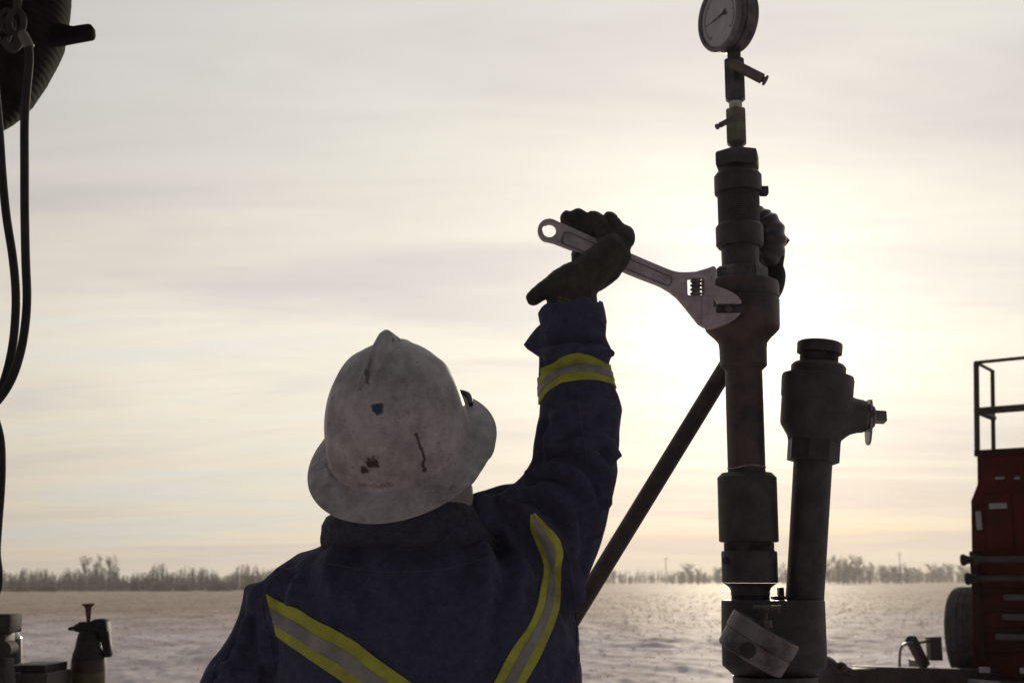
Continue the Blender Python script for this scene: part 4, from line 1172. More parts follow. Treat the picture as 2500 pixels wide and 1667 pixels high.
def hat_material():
    m = bpy.data.materials.new('hat_plastic'); m.use_nodes = True; nt = m.node_tree; N, L = nt.nodes, nt.links
    b = N['Principled BSDF']; b.inputs['Roughness'].default_value = 0.55; b.inputs['Specular IOR Level'].default_value = 0.3
    tc = N.new('ShaderNodeTexCoord')
    def nz_(s, d=6, r=0.65):
        n = N.new('ShaderNodeTexNoise'); n.inputs['Scale'].default_value = s; n.inputs['Detail'].default_value = d; n.inputs['Roughness'].default_value = r
        L.new(tc.outputs['Object'], n.inputs[0]); return n.outputs['Fac']
    def mr(x, a, b_, c=0., d=1.):
        n = N.new('ShaderNodeMapRange'); L.new(x, n.inputs[0])
        for k, w in zip((1, 2, 3, 4), (a, b_, c, d)): n.inputs[k].default_value = w
        return n.outputs[0]
    def mix(f, a, b_):
        n = N.new('ShaderNodeMix'); n.data_type = 'RGBA'; L.new(f, n.inputs[0])
        for i, w in ((6, a), (7, b_)):
            if isinstance(w, bpy.types.NodeSocket): L.new(w, n.inputs[i])
            else: n.inputs[i].default_value = rgba(w)
        return n.outputs[2]
    c = mix(mr(nz_(16, 10, 0.75), 0.40, 0.64), (0.475, 0.452, 0.458), (0.225, 0.204, 0.198))
    c = mix(mr(nz_(130, 3), 0.66, 0.74, 0, 0.6), c, (0.16, 0.13, 0.12))
    c = mix(mr(nz_(60, 10, 0.8), 0.58, 0.70, 0, 0.55), c, (0.24, 0.20, 0.19))
    c = mix(mr(nz_(26, 10, 0.85), 0.55, 0.64, 0, 0.6), c, (0.22, 0.185, 0.175))
    a1 = N.new('ShaderNodeAttribute'); a1.attribute_name = 'grime'
    a2 = N.new('ShaderNodeAttribute'); a2.attribute_name = 'blue_paint'
    c = mix(a1.outputs['Fac'], c, (0.045, 0.032, 0.026)); c = mix(a2.outputs['Fac'], c, (0.035, 0.07, 0.12))
    L.new(c, b.inputs['Base Color'])
    bp = N.new('ShaderNodeBump'); bp.inputs['Strength'].default_value = 0.12; bp.inputs['Distance'].default_value = 0.002
    L.new(nz_(80, 6), bp.inputs['Height']); L.new(bp.outputs[0], b.inputs['Normal'])
    return m
MATS['hat_plastic'] = hat_material()
hat = link('hard_hat', hat_me, 'hat_plastic', person, 180)
tag(hat, 'dirty white full-brim hard hat with blue paint spot')
# accessory clip on the right side of the crown
cl0 = [drape(u, v, hbv, 0.004) for u, v in ((1115, 925), (1128, 945), (1140, 968), (1149, 992))]
tube('side_clip', cl0, [0.003, 0.0042, 0.0042, 0.0035], 'plastic_black', hat, 10, 4)
# head under the hat, turned with it
hp_ = []
hp_.append(ellipsoid((0, -0.005, 0.03), (0.075, 0.096, 0.105), None, 28, 18))
hp_.append(ellipsoid((0, 0.030, -0.055), (0.062, 0.066, 0.075), None, 24, 16))     # face and jaw
hp_.append(ellipsoid((0, 0.072, -0.105), (0.026, 0.022, 0.022)))                      # chin
hp_.append(ellipsoid((0, 0.098, -0.030), (0.013, 0.020, 0.026)))                      # nose
hp_.append(ellipsoid((0, 0.112, -0.046), (0.015, 0.013, 0.011)))
hp_.append(ellipsoid((0, 0.088, -0.078), (0.024, 0.010, 0.006)))                      # lips
hp_.append(ellipsoid((0, 0.085, -0.090), (0.022, 0.010, 0.006)))
hp_.append(ellipsoid((0, 0.080, 0.010), (0.055, 0.016, 0.010)))                       # brow
for s in (-1, 1):
    hp_.append(ellipsoid((s * 0.077, -0.005, -0.025), (0.009, 0.020, 0.032), Matrix.Rotation(R_(15 * s), 3, 'Z')))
    hp_.append(ellipsoid((s * 0.045, 0.055, -0.040), (0.022, 0.028, 0.028)))
hp_ = [([HL(p) for p in v], f) for v, f in hp_]
neck_top = HL((0, 0.025, -0.07)); neck_bot = P(985, 1360, 2.01)
hp_.append(tube_data([neck_top, neck_top.lerp(neck_bot, 0.5), neck_bot, neck_bot - Vector((0, 0, 0.15))], [0.050, 0.052, 0.056, 0.09], 24, 4))
v_, f_ = merge(hp_)
head = link('body', remesh(v_, f_, 0.004, 3), 'skin', person, 180)
for s in (-1, 1):
    v_, f_ = ellipsoid(HL((s * 0.030, 0.083, -0.012)), (0.012, 0.012, 0.012), None, 16, 10)
    link('eye', mesh(v_, f_), 'tape_white', head, 180)
# dark winter liner worn under the hat, showing beside the cheek
lin = [([HL(p) for p in v], f) for v, f in (ellipsoid((0, 0.0, 0.0), (0.087, 0.098, 0.085), None, 28, 16), ellipsoid((0.018, 0.045, -0.060), (0.086, 0.074, 0.078), None, 24, 14), ellipsoid((0.052, 0.098, -0.064), (0.060, 0.052, 0.054), None, 20, 12), ellipsoid((0.036, 0.075, -0.105), (0.050, 0.050, 0.050), None, 20, 12))]
v_, f_ = merge(lin)
lme = remesh(v_, f_, 0.004, 3); l_ = coords(lme)
for i in range(len(l_)): l_[i] += np.array(noise.noise_vector(tuple(l_[i] * 45))) * 0.005
set_coords(lme, l_)
link('winter_liner', lme, 'hair_dark', person, 180)
# neck gaiter between hat and collar
gt = []
for t, r in ((-0.25, 0.066), (0.0, 0.072), (0.15, 0.077), (0.4, 0.080), (0.7, 0.081), (1.0, 0.082)):
    c = P(1022, 1190, 1.93).lerp(P(1008, 1290, 1.94), t)
    A = Vector((r * 1.12, 0, 0.012)); gt.append(ring_ell(c, A, Vector((0, r * 1.02, -0.012)), 40, 2.1))
v_, f_ = loft_data(gt, False)
gme = fix_normals(mesh(v_, f_)); g_ = coords(gme)
for i in range(len(g_)): g_[i] += np.array(noise.noise_vector(tuple(g_[i] * 35))) * 0.003
set_coords(gme, g_)
link('neck_gaiter', gme, 'gaiter_grey', person, 180)

# ---- right glove closed over the wrench handle
def cap(pts, radii, sub=5, segs=18):
    return tube_data([P(u, v, RY + dy) for u, v, dy in pts], [r * S(v, RY) for (u, v, dy), r in zip(pts, radii)], segs, sub, True)
gl = []
gl.append(cap([(1396, 775, -.008), (1396, 745, -.010), (1400, 715, -.012)], [58, 60, 58]))                        # wrist and cuff
gl.append(cap([(1400, 715, -.012), (1425, 680, -.014), (1462, 645, -.016), (1495, 612, -.014)], [54, 47, 45, 40]))   # heel and back of the hand
gl.append(cap([(1440, 695, .000), (1480, 660, -.006), (1512, 625, -.006)], [28, 34, 30]))
gl.append(cap([(1505, 612, -.012), (1530, 582, -.008), (1522, 566, .010)], [28, 22, 20]))                          # little-finger knuckle
gl.append(cap([(1496, 600, -.014), (1510, 565, -.004), (1490, 530, .010), (1478, 545, .026)], [22, 19, 14, 15]))
gl.append(cap([(1480, 596, -.012), (1470, 556, .004), (1446, 530, .014), (1440, 560, .030)], [22, 20, 17, 16]))
gl.append(cap([(1465, 590, .010), (1440, 550, .016), (1409, 524, .018), (1405, 550, .032)], [20, 19, 17, 16]))
gl.append(cap([(1450, 585, .016), (1412, 552, .020), (1382, 529, .020), (1388, 556, .032)], [20, 19, 16, 16]))
gl.append(cap([(1440, 585, .026), (1415, 570, .028), (1395, 560, .028)], [26, 22, 18]))                           # finger pads behind the handle
gl.append(cap([(1420, 612, .022), (1412, 622, .018), (1420, 650, .000)], [20, 18, 24]))
gl.append(cap([(1415, 668, -.016), (1378, 680, -.020), (1345, 698, -.022), (1302, 727, -.022)], [34, 31, 25, 18.5]))  # thumb
v_, f_ = merge(gl)
gme = remesh(v_, f_, 0.0024, 3, 0.5)
g_ = coords(gme); gn_ = normals(gme)
for i in range(len(g_)):
    p = g_[i]; g_[i] += gn_[i] * (0.0016 * noise.noise((p[0] * 70, p[1] * 70, p[2] * 70)) + 0.0008 * noise.noise((p[0] * 180, p[1] * 180, p[2] * 180)))
set_coords(gme, g_)
glove = link('glove', gme, 'glove_black', person, 180)
tag(glove, 'black work glove on the raised right hand')
gbv = BVHTree.FromPolygons([Vector(c) for c in g_], [tuple(p.vertices) for p in gme.polygons])
for dv in (0, 8):
    pts = [drape(u, v + dv, gbv, 0.0006) for u, v in ((1362, 726), (1385, 732), (1405, 742), (1427, 753))]
    tube('wrist_seam', pts, 0.0016, 'glove_trim', glove, 6, 3)
# left glove and boots below the frame
lh = fore[-1]
lg_ = [tube_data([lh - Vector((0.01, 0.02, -0.02)), lh + Vector((0.02, 0.06, -0.05)), lh + Vector((0.03, 0.10, -0.08))], [0.05, 0.046, 0.04], 16, 4, True)]
for k in range(4):
    b0 = lh + Vector((0.0 + 0.02 * k - 0.005, 0.10, -0.075)); lg_.append(tube_data([b0, b0 + Vector((0, 0.04, -0.03)), b0 + Vector((0, 0.045, -0.065 + 0.006 * abs(k - 1)))], [0.013, 0.012, 0.010], 10, 4, True))
lg_.append(tube_data([lh + Vector((0.05, 0.05, -0.04)), lh + Vector((0.075, 0.08, -0.06)), lh + Vector((0.078, 0.11, -0.08))], [0.015, 0.013, 0.011], 10, 4, True))
v_, f_ = merge(lg_)
link('glove', remesh(v_, f_, 0.004, 3), 'glove_black', person, 180)
for s in (-1, 1):
    lx = PX0 + s * 0.122
    v_, f_ = merge([tube_data([(lx, 1.985, 0.24), (lx, 1.985, 0.08)], [0.062, 0.058], 18, 3, True), tube_data([(lx, 1.95, 0.062), (lx + s * 0.01, 2.05, 0.058), (lx + s * 0.02, 2.15, 0.05)], [0.055, 0.054, 0.048], 18, 4, True)])
    link('boot', remesh(v_, f_, 0.006, 3), 'boot_leather', person, 180)
# ------------------------------------------------------------------ red service trailer
TY = 7.0
TA = R_(35)
TR = Matrix.Rotation(-TA, 3, 'Z')
TEX, TEY = TR @ Vector((1, 0, 0)), TR @ Vector((0, 1, 0))
TO = P(2388, 1300, TY); TO.z = 0
trailer = thing('service_trailer', TO, 'dark red service trailer with a railed roof at the right edge', 'trailer')
def FP(u, v, off=0.0):
    """point of the trailer's front plane (moved back by off) seen at a photo pixel, in trailer axes"""
    d = pixdir(u, v); o = TO + TEY * off
    t = (o - CAMP).dot(TEY) / d.dot(TEY)
    w = CAMP + d * t - TO
    return w.dot(TEX) - 0.062 * (w.z - ZREF), w.z
ZREF = P(2388, 1300, TY).z
def TW(x, y, z): return TO + TEX * (x + 0.062 * (z - ZREF)) + TEY * y + Vector((0, 0, z))     # parked with a slight lean
def tbox(name, u0, v0, u1, v1, off, depth, material, parent=trailer, bevel=0.006):
    x0, z0 = FP(u0, v0, off); x1, _ = FP(u1, v0, off); _, z1 = FP(u0, v1, off)
    return box(name, TW((x0 + x1) / 2, off + depth / 2, (z0 + z1) / 2), (abs(x1 - x0), depth, abs(z1 - z0)), material, parent, bevel, TR)
def tprism(name, pts, y0, y1, material, parent=trailer):
    n = len(pts); vs_ = [TW(x, y0, z) for x, z in pts] + [TW(x, y1, z) for x, z in pts]
    f = [tuple(range(n)), tuple(range(2 * n - 1, n - 1, -1))] + [(i, (i + 1) % n, (i + 1) % n + n, i + n) for i in range(n)]
    return link(name, fix_normals(mesh(vs_, f)), material, parent, 30)
XR = 1.9
zt = FP(2388, 1114)[1]; zs = FP(2388, 1182)[1]; zk = FP(2371, 1222)[1]; zb = FP(2376, 1650)[1]
xa = 0.0; xk = FP(2371, 1222)[0]; xb = FP(2376, 1600)[0]
cab = tprism('body', [(xa, zt), (xa, zs), (xk, zk), (xb, zb), (XR, zb), (XR, zt)], 0.0, 1.5, 'red_paint')
tprism('roof_lip', [(xa - 0.012, zt + 0.003), (xa - 0.012, zt + 0.035), (XR, zt + 0.035), (XR, zt + 0.003)], -0.02, 1.52, 'red_dirty')
# recessed locker doors with frames
for (a, b, c, d) in ((2404, 1205, 2470, 1340), (2476, 1205, 2560, 1340)):
    dr_ = tbox('locker_door', a, b, c, d, -0.012, 0.010, 'red_paint')
tbox('corner_post', 2373, 1345, 2396, 1605, -0.02, 0.018, 'red_dirty')
tbox('light_gap_plate', 2429, 1164, 2452, 1170, -0.012, 0.010, 'reflector_tape')  # no lamp: pale plate coloured like daylight showing through a gap
tbox('light_gap_plate', 2476, 1163, 2490, 1170, -0.012, 0.010, 'reflector_tape')  # second pale plate, gap light put into its colour
tag(tbox('reflector_strip', 2414, 1228, 2458, 1242, -0.026, 0.012, 'reflector_tape'), 'grey horizontal reflector strip near the top')
tag(tbox('reflector_strip', 2382, 1247, 2396, 1293, -0.016, 0.012, 'reflector_tape'), 'grey upright reflector strip on the corner')
for (a, b, c, d) in ((2379, 1229, 2386, 1242), (2396, 1230, 2405, 1242)): tbox('marker_lens', a, b, c, d, -0.018, 0.010, 'red_dirty')
# louvre slats low on the front
for (a, v) in ((2450, 1450), (2446, 1498), (2430, 1546)):
    tbox('step_slat', a, v, 2640, v + 15, -0.05, 0.045, 'slat_grey')
for v in (1436, 1484, 1532, 1580): tbox('step_bar', 2398, v, 2640, v + 10, -0.03, 0.026, 'red_dirty')
# two hose pipes carried across the front, capped at the left
for (u, v, hw, ul, q) in ((2374, 1366, 8, 2347, 14), (2380, 1412, 7.5, 2358, 15)):
    x0, z0 = FP(u, v, -0.08); xl, _ = FP(ul, v, -0.08); sc_ = S(v, TY)
    pp = tube('carried_pipe', [TW(xl + 0.05, -0.08, z0), TW(XR, -0.08, z0)], hw * sc_, 'frame_dark', trailer, 16)
    d_ = TEX
    st = [(0.0, q * 0.9), (0.006, q), (0.018, q), (0.024, q * 0.85), (0.045, q * 0.62), (0.058, q * 0.60), (0.062, q * 0.75), (0.072, q * 0.75)]
    link('pipe_cap', revolve([(TW(xl + a, -0.08, z0), r * sc_) for a, r in st], d_, 24), 'plastic_black', pp, 30)
    box('pipe_bracket', TW(FP(2392, v)[0], -0.045, z0), (0.03, 0.09, 0.05), 'frame_dark', trailer, 0.003, TR)
# roof rail
zr = FP(2392, 884)[1]; zm = FP(2392, 1003)[1]
pr_ = 0.0125
def rail(name, a, b, r=pr_, m='frame_dark'): return tube(name, [TW(*a), TW(*b)], r, m, trailer, 10)
yb = 0.36
rail('rail_post', (0.0, 0.0, zt), (0.0, 0.0, zr), 0.0165)
rail('rail_post', (0.0, yb, zt), (0.0, yb, zr - 0.0), 0.013)
rail('rail_post', (1.85, 0.0, zt), (1.85, 0.0, zr), 0.0135)
rail('rail_post', (1.85, yb, zt), (1.85, yb, zr), 0.010)
rail('top_rail', (-0.01, 0.0, zr), (1.87, 0.0, zr), 0.010)
rail('top_rail', (0.0, 0.0, zr), (0.0, yb + 0.015, zr), 0.010)
rail('mid_rail', (0.0, 0.0, zm), (1.87, 0.0, zm), 0.021)
rail('mid_rail', (0.0, 0.0, zm), (0.0, yb + 0.01, zm), 0.018)
# tyre stowed upright beside the body
tc_ = TW(-0.125, 0.35, 1.1); tt = P(2374, 1431, tc_.y); RT = 0.268
tcz = tt.z - RT
def tyre(centre, ax_, R0, w, parent, tread=36):
    a, b = frame_for(ax_, Vector((0, 0, 1)))
    prof = [(0.56, -0.42), (0.62, -0.49), (0.78, -0.50), (0.92, -0.47), (0.975, -0.40), (0.995, -0.30), (1.0, -0.12), (0.985, -0.11), (0.985, -0.07), (1.0, -0.06), (1.0, 0.06), (0.985, 0.07), (0.985, 0.11), (1.0, 0.12), (0.995, 0.30), (0.975, 0.40), (0.92, 0.47), (0.78, 0.50), (0.62, 0.49), (0.56, 0.42)]
    rings = []
    for k in range(72):
        t = 2 * math.pi * k / 72; rad = a * math.cos(t) + b * math.sin(t)
        rings.append([centre + rad * R0 * (q - (0.012 if (k % 2 and q > 0.97) else 0)) + ax_ * w * s for q, s in prof])
    v, f = loft_data(rings, False, True)
    o = link('tyre', fix_normals(mesh(v, f)), 'tyre_rubber', parent, 40)
    rim_ = [( -0.30, 0.57), (-0.34, 0.60), (-0.36, 0.56), (-0.20, 0.48), (-0.10, 0.20), (-0.10, 0.12), (0.10, 0.12), (0.10, 0.2), (0.2, 0.48), (0.36, 0.56), (0.34, 0.60), (0.30, 0.57)]
    link('rim', revolve([(centre + ax_ * w * s, R0 * q) for s, q in rim_], ax_, 40), 'red_dirty', o, 30)
    return o
tyre(Vector((tc_.x, tc_.y, tcz)), TEX, RT, 0.20, trailer)
# deck, fender frame and bumper
zd = tcz - RT + 0.05
tprism('deck', [(-0.42, zd - 0.13), (-0.42, zd - 0.01), (XR, zd - 0.01), (XR, zd - 0.13)], -0.26, 1.6, 'frame_dark')
zc_ = zd
fend = []
for k in range(15):
    t = k / 14
    fend.append(TW(-0.44 + 0.62 * t, -0.29 + 0.02 * math.sin(math.pi * t), zd + 0.012 - 0.03 * t))
tube('fender_bar', fend, 0.018, 'steel_grey', trailer, 10)
tprism('bumper', [(-0.1, zd - 0.27), (-0.1, zd - 0.035), (XR, zd - 0.035), (XR, zd - 0.27)], -0.32, -0.265, 'red_dirty')
tbox('reflector_strip', 2389, 1627, 2417, 1641, -0.335, 0.012, 'reflector_tape')
tbox('reflector_strip', 2489, 1629, 2512, 1643, -0.335, 0.012, 'reflector_tape')
for xx in (0.35, 1.35):
    for yy in (0.15, 1.25):
        w_ = tyre(TW(xx, yy, 0.38), TEY, 0.38, 0.24, trailer)
    box('axle', TW(xx, 0.7, 0.38), (0.08, 1.1, 0.08), 'frame_dark', trailer, 0.005, TR)
for yy in (0.15, 1.25): box('chassis_rail', TW(0.75, yy, zd - 0.32), (2.2, 0.09, 0.36), 'frame_dark', trailer, 0.006, TR)
# drawbar, coupler and jack reaching left
db0 = P(2262, 1668, 6.85); db1 = P(2100, 1650, 6.35); db2 = P(2010, 1655, 6.1)
def beam(name, a, b, w, h, m, parent):
    d = (b - a); L = d.length; q = d.to_track_quat('X', 'Z').to_matrix()
    return box(name, (a + b) / 2, (L, w, h), m, parent, 0.006, q)
beam('drawbar', db0 + Vector((0.6, 0.3, 0)), db1, 0.12, 0.10, 'frame_dark', trailer)
coup = beam('coupler', db1 + Vector((0.04, 0, 0.0)), db2, 0.11, 0.085, 'frame_dark', trailer)
cp = P(2018, 1628, 6.12)
v_, f_ = ellipsoid(cp, (0.062, 0.055, 0.052), Matrix.Rotation(R_(25), 3, 'Y'), 20, 12)
link('coupler_head', mesh(v_, f_), 'frame_dark', trailer, 180)
cr_ = P(2052, 1628, 6.1)
tube('safety_ring', [cr_ + Vector((math.cos(t) * 0.026, 0.006 * math.sin(t), math.sin(t) * 0.02)) for t in np.linspace(0, 2 * math.pi, 22)], 0.007, 'steel_worn', trailer, 8)
tube('coupler_latch', [P(2050, 1625, 6.1), P(2068, 1634, 6.12), P(2090, 1642, 6.15)], [0.018, 0.016, 0.014], 'frame_dark', trailer, 10, 3)
tube('brake_line', [P(2196, 1700, 6.6), P(2196, 1640, 6.6), P(2197, 1596, 6.6), P(2202, 1578, 6.6), P(2214, 1570, 6.62), P(2228, 1568, 6.64)], 0.0075, 'steel_grey', trailer, 10, 6)
beam('swing_arm', P(2222, 1556, 6.7), P(2258, 1625, 6.75), 0.05, 0.045, 'frame_dark', trailer)
link('arm_pivot', revolve([(P(2222, 1563, 6.655), 0.024), (P(2222, 1563, 6.745), 0.024)], Vector((0, 1, 0)), 18), 'frame_dark', trailer, 30)
tube('link_rod', [P(2232, 1571, 6.72), P(2278, 1562, 6.8)], 0.007, 'frame_dark', trailer, 8)
pbox('jack_post', 2270, 1554, 2303, 1612, 6.8, 0.075, 'frame_dark', trailer, 0.004)
pbox('arm_base', 2246, 1613, 2264, 1680, 6.78, 0.2, 'frame_dark', trailer, 0.004)
jx = P(2150, 1660, 6.5)
tube('jack_leg', [Vector((jx.x, jx.y, jx.z - 0.02)), Vector((jx.x, jx.y, 0.0))], 0.03, 'frame_dark', trailer, 12)

# ------------------------------------------------------------------ truck deck at the left with its clutter
SY = 4.3
dz = P(216, 1762, SY).z
dk = thing('truck_deck', (-2.2, 4.5, 0), 'steel truck deck below the sprayer at the left', 'deck')
box('deck_plate', (-2.35, 4.6, dz - 0.03), (2.4, 1.3, 0.055), 'frame_dark', dk, 0.004)
for xx in (-3.3, -1.4):
    for yy in (4.1, 5.1): box('deck_leg', (xx, yy, (dz - 0.06) / 2), (0.1, 0.1, dz - 0.06), 'frame_dark', dk, 0.004)
spx = Axis(216, 1762, 216, 1470, SY)
sp = thing('pump_sprayer', spx.c(1762), 'hand pump sprayer bottle with brownish red plunger standing at lower left', 'sprayer')
sp_b = spx.lathe('bottle', [(1762, 36), (1758, 41), (1640, 41.5), (1622, 41), (1612, 40.3)], 'sprayer_red', sp, 40)
spx.lathe('bottle_shoulder', [(1612.5, 40.3), (1605, 39.5), (1592, 36.5), (1582, 33), (1577, 31)], 'plastic_black', sp, 40)
lab = []
for k in range(19):
    t = math.radians(200 + 140 * k / 18)
    lab.append([spx.c(v) + Vector((math.cos(t), math.sin(t), 0)) * (41.5 * S(v, SY) + 0.0008) for v in (1730, 1700, 1670, 1640)])
link('label', thick_grid(lab, [[Vector((0, 0.0006, 0))] * 4 for _ in lab]), 'label_olive', sp_b, 60)
spx.lathe('screw_cap', [(1578, 31.5), (1575, 31), (1560, 28), (1546, 24.5), (1541, 21)], 'plastic_black', sp, 14, 0, 20)
plate('pump_head', [[(195, 1541), (193, 1530), (197, 1517), (226, 1516), (236, 1510), (246, 1509), (258, 1508.5), (260.5, 1511), (259, 1514.5), (253, 1515), (264, 1517), (267, 1540), (240, 1542)]], SY, 0.052, 'plastic_black', sp, 0.004)
plate('grip', [[(238, 1540), (264, 1518), (267, 1540), (271, 1572), (274, 1590), (272.5, 1599), (270, 1603), (257, 1603.5), (254.5, 1590), (249, 1567)]], SY, 0.032, 'plastic_black', sp, 0.005)
nd_ = (P(167, 1534, SY) - P(196, 1531, SY)).normalized()
link('nozzle', revolve([(P(197, 1531, SY), 12 * S(1531, SY)), (P(190, 1531.5, SY), 11 * S(1531, SY)), (P(187, 1532, SY), 9.0 * S(1531, SY)), (P(182, 1532.5, SY), 8.0 * S(1531, SY)), (P(181, 1533, SY), 5 * S(1531, SY)), (P(173, 1533.5, SY), 5.2 * S(1531, SY)), (P(172, 1534, SY), 4 * S(1531, SY)), (P(167.5, 1534, SY), 3.8 * S(1531, SY)), (P(167, 1534, SY), 2 * S(1531, SY))], nd_, 20), 'plastic_black', sp, 30)
spx.lathe('plunger', [(1520, 4.2), (1512, 5), (1495, 6.8), (1485, 7.8), (1480, 9.5), (1476.5, 14.5), (1474, 15.3), (1472.5, 15)], 'pump_red', sp, 28)
# aerosol can
cax = Axis(34, 1700, 34, 1530, SY + 0.12)
can = thing('aerosol_can', cax.c(1748), 'dark aerosol can with shiny silver shoulder among the lower left clutter', 'can')
cax.lathe('can_body', [(1748, 17.5), (1745, 18.5), (1562, 18.5), (1560, 18)], 'can_dark', can, 32)
cax.lathe('shoulder', [(1561, 18.2), (1559.5, 18.9), (1557, 18.5), (1553, 16.5), (1547, 12), (1541, 7.5), (1539.5, 7)], 'can_silver', can, 32)
cax.lathe('spray_nozzle', [(1541, 6.5), (1538, 6), (1537, 4), (1529, 3.6), (1528, 3)], 'plastic_black', can, 20)
# tool case
tcx = P(66, 1700, SY - 0.22)
case = thing('tool_case', (tcx.x, SY - 0.1, dz), 'dark flat tool case lying in front of the aerosol can', 'tool case')
pbox('lid', 22, 1623, 110, 1643, SY - 0.25, 0.20, 'plastic_black', case, 0.004)
a_, b_ = P(6, 1643.5, SY - 0.26), P(116, 1643.5, SY - 0.26)
box('base', ((a_.x + b_.x) / 2, SY - 0.15, (a_.z + dz) / 2), (b_.x - a_.x, 0.22, a_.z - dz), 'wood_weathered', case, 0.006)
box('latch', (b_.x - 0.10, SY - 0.263, a_.z - 0.01), (0.03, 0.012, 0.03), 'steel_worn', case, 0.002)
# vise-like stack at the very edge
vz = thing('bench_vise', (P(0, 1700, SY - 0.45).x, SY - 0.42, dz), 'bench vise cut off by the left edge, its jaw block uppermost', 'vise')
pbox('jaw', -70, 1499, 22, 1545, SY - 0.47, 0.10, 'clutter_dark', vz, 0.006)
pbox('slide', -70, 1546, 8, 1610, SY - 0.45, 0.08, 'frame_dark', vz, 0.005)
k0 = P(6, 1586, SY - 0.50)
link('screw_boss', revolve([(k0 + Vector((0, 0.06, 0)), 0.026), (k0, 0.026), (k0 - Vector((0, 0.004, 0)), 0.022)], Vector((0, -1, 0)), 24), 'clutter_dark', vz, 30)
a_ = P(-40, 1606, SY - 0.48); b_ = P(26, 1606, SY - 0.48)
rings = []
for v, w_, dd in ((1606, 60, .05), (1612, 64, .055), (1660, 66, .06), (1700, 74, .075), (1715, 90, .09)):
    c_ = P(-38, v, SY - 0.42); rings.append(ring_ell(c_, Vector((w_ * S(v, SY - .42), 0, 0)), YF * dd, 28, 4))
rings.append(ring_ell(Vector((c_.x, c_.y, dz)), Vector((90 * S(1715, SY - .42), 0, 0)), YF * 0.09, 28, 4))
v_, f_ = loft_data(rings); link('pedestal', fix_normals(mesh(v_, f_)), 'clutter_dark', vz, 40)

# ------------------------------------------------------------------ ribbed drum and hoses at upper left
DY = 2.45
dax = Axis(-60, 320, -60, -200, DY)
dtop = dax.c(-200)
drum = thing('ribbed_drum', dax.c(315), 'black ribbed drum with a stubby side handle hanging at the upper left corner', 'drum')
edge = [(318, 52), (290, 90), (273, 108), (245, 133), (215, 151), (190, 166), (165, 178), (145, 188), (125, 197), (105, 205), (62, 212), (30, 217), (0, 220), (-40, 221), (-90, 215), (-140, 200), (-190, 170)]
pf = []
# resample by arc length and add the ribs
pe = [Vector((a, b, 0)) for a, b in edge]; Ls = [0]
for i in range(len(pe) - 1): Ls.append(Ls[-1] + (pe[i + 1] - pe[i]).length)
npt = int(Ls[-1] / 2.6)
for k in range(npt + 1):
    s_ = Ls[-1] * k / npt
    v = float(np.interp(s_, Ls, [p.x for p in pe])); hw = float(np.interp(s_, Ls, [p.y for p in pe]))
    pf.append((v, hw + 3.2 * (abs(math.sin(math.pi * s_ / 15.3)) ** 0.7) - 2.0))
dr_o = dax.lathe('drum_shell', pf, 'drum_black', drum, 90, 0, 180)
dax.lathe('bottom_cap', [(330, 20), (326, 50), (317, 54)], 'drum_black', drum, 40)
plate('side_handle', [[(120, 62), (150, 61), (168, 66), (184, 69), (200, 66), (220, 63.5), (226, 65), (229.5, 70), (230.5, 85), (228, 92), (222, 95.5), (180, 103), (145, 110), (120, 112)]], DY - 0.02, 0.030, 'drum_black', drum, 0.006)
cz = dtop.z
tube('hanger_arm', [dtop - Vector((0, 0, 0.03)), dtop + Vector((0, 0, 0.35)), dtop + Vector((-0.12, 0.1, 0.45)), dtop + Vector((-1.4, 1.9, 0.45)), dtop + Vector((-1.55, 2.1, 0.38)), Vector((dtop.x - 1.56, dtop.y + 2.11, dz))], 0.03, 'frame_dark', drum, 12, 4)
# hook block and links in front of the drum
hk = thing('hook_block', P(30, 120, DY - 0.18), 'grey steel hook and shackle hanging in front of the ribbed drum', 'hook')
HY = DY - 0.20
tube('swivel', [P(44, -40, HY), P(43, 10, HY), P(40, 26, HY)], [0.008, 0.008, 0.006], 'clutter_dark', hk, 14)
tube('shackle', [P(42, 22, HY), P(54, 36, HY), P(58, 52, HY), P(54, 72, HY), P(40, 84, HY), P(26, 74, HY), P(22, 52, HY), P(28, 34, HY), P(40, 24, HY)], 0.0062, 'clutter_dark', hk, 10, 5)
tube('hook', [P(40, 84, HY), P(46, 96, HY), P(40, 112, HY), P(26, 118, HY), P(14, 108, HY), P(14, 94, HY)], [0.007, 0.009, 0.010, 0.009, 0.007, 0.004], 'clutter_dark', hk, 10, 5, True)
for i, (u, v) in enumerate(((12, 40), (20, 62), (8, 84))):
    c_ = P(u, v, HY + 0.02)
    tube('chain_link', [c_ + Vector((math.cos(t) * 0.010, 0.006 * math.sin(t + i), math.sin(t) * 0.016)) for t in np.linspace(0, 2 * math.pi, 18)], 0.0045, 'clutter_dark', hk, 8)
hr = 10.3 * S(700, DY - 0.2)
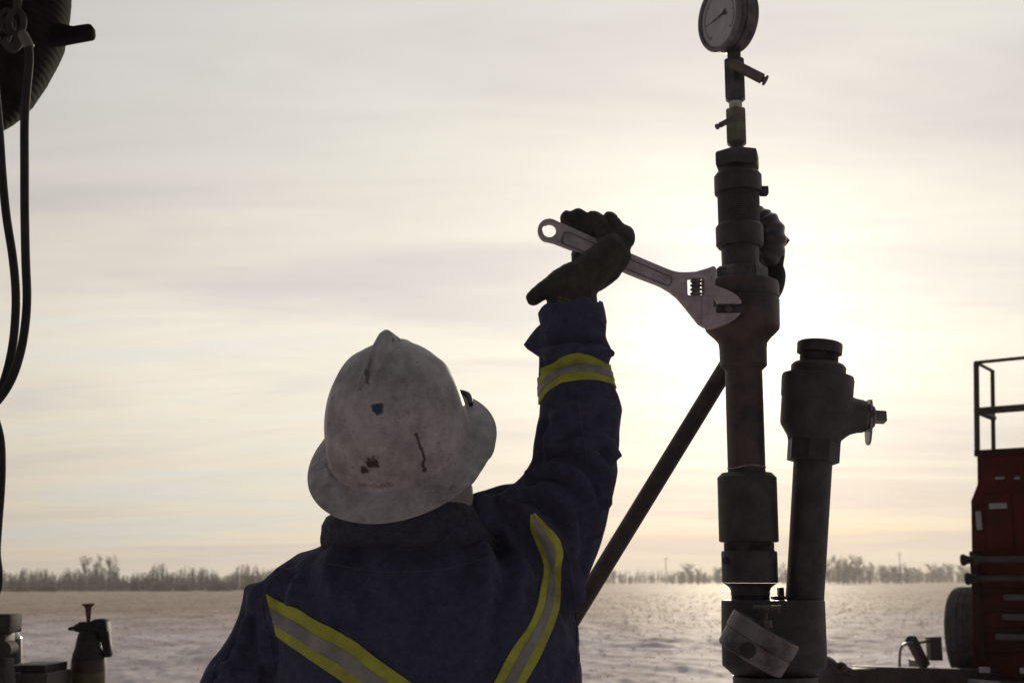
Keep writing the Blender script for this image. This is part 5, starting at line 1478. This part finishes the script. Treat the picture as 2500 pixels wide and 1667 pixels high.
HZ = DY - 0.24
def hose(pts, label, y, r=hr):
    p0 = P(*pts[0], y)
    h = thing('hydraulic_hose', P(pts[-1][0], pts[-1][1], y), label, 'hose', 'black hoses hanging at the left edge')
    tube('hose_line', [P(u, v, y) for u, v in pts], r, 'rubber_black', h, 16, 8)
    f0 = P(*pts[0], y); d0 = (P(*pts[1], y) - f0).normalized()
    link('hose_end', revolve([(f0 - d0 * 0.004, r * 0.9), (f0, r * 1.25), (f0 + d0 * 0.03, r * 1.25), (f0 + d0 * 0.032, r)], d0, 16), 'grime_metal', h, 30)
hose([(55, 84), (68, 108), (71, 150), (64, 230), (60, 300), (60, 400), (60.5, 520), (63, 640), (66, 720), (62, 790), (50, 860), (28, 925), (-6, 978), (-60, 1030)], 'right-hand black hose hanging from the hook and curving off to the left', HZ)
hose([(-20, 120), (-8, 250), (0, 340), (6, 430), (16, 530), (30, 620), (38, 700), (38, 770), (30, 850), (10, 930), (-20, 985), (-70, 1040)], 'left-hand black hose slanting down to meet its neighbour', HZ + 0.045)
hose([(-40, 960), (-14, 1020), (0, 1070), (3.5, 1130), (1, 1200), (-6, 1290), (-9, 1350), (-4, 1400), (-8, 1440), (-40, 1500)], 'short bulge of black hose low on the left edge above the treeline', HZ)

# ------------------------------------------------------------------ cold air
def build_haze():
    me = box_mesh((0, 380, 8.0), (1500, 800, 19.0))
    m = bpy.data.materials.new('haze_air'); m.use_nodes = True; nt = m.node_tree
    for n in list(nt.nodes):
        if n.type != 'OUTPUT_MATERIAL': nt.nodes.remove(n)
    pv = nt.nodes.new('ShaderNodeVolumePrincipled')
    pv.inputs['Color'].default_value = (0.97, 0.93, 0.90, 1); pv.inputs['Density'].default_value = 0.00075; pv.inputs['Anisotropy'].default_value = 0.35
    nt.links.new(pv.outputs[0], nt.nodes['Material Output'].inputs['Volume'])
    MATS['haze_air'] = m
    o = link('haze', me, 'haze_air', None, 0)
    tag(o, 'thin cold haze hanging over the snow field', 'haze', kind='stuff')
build_haze()
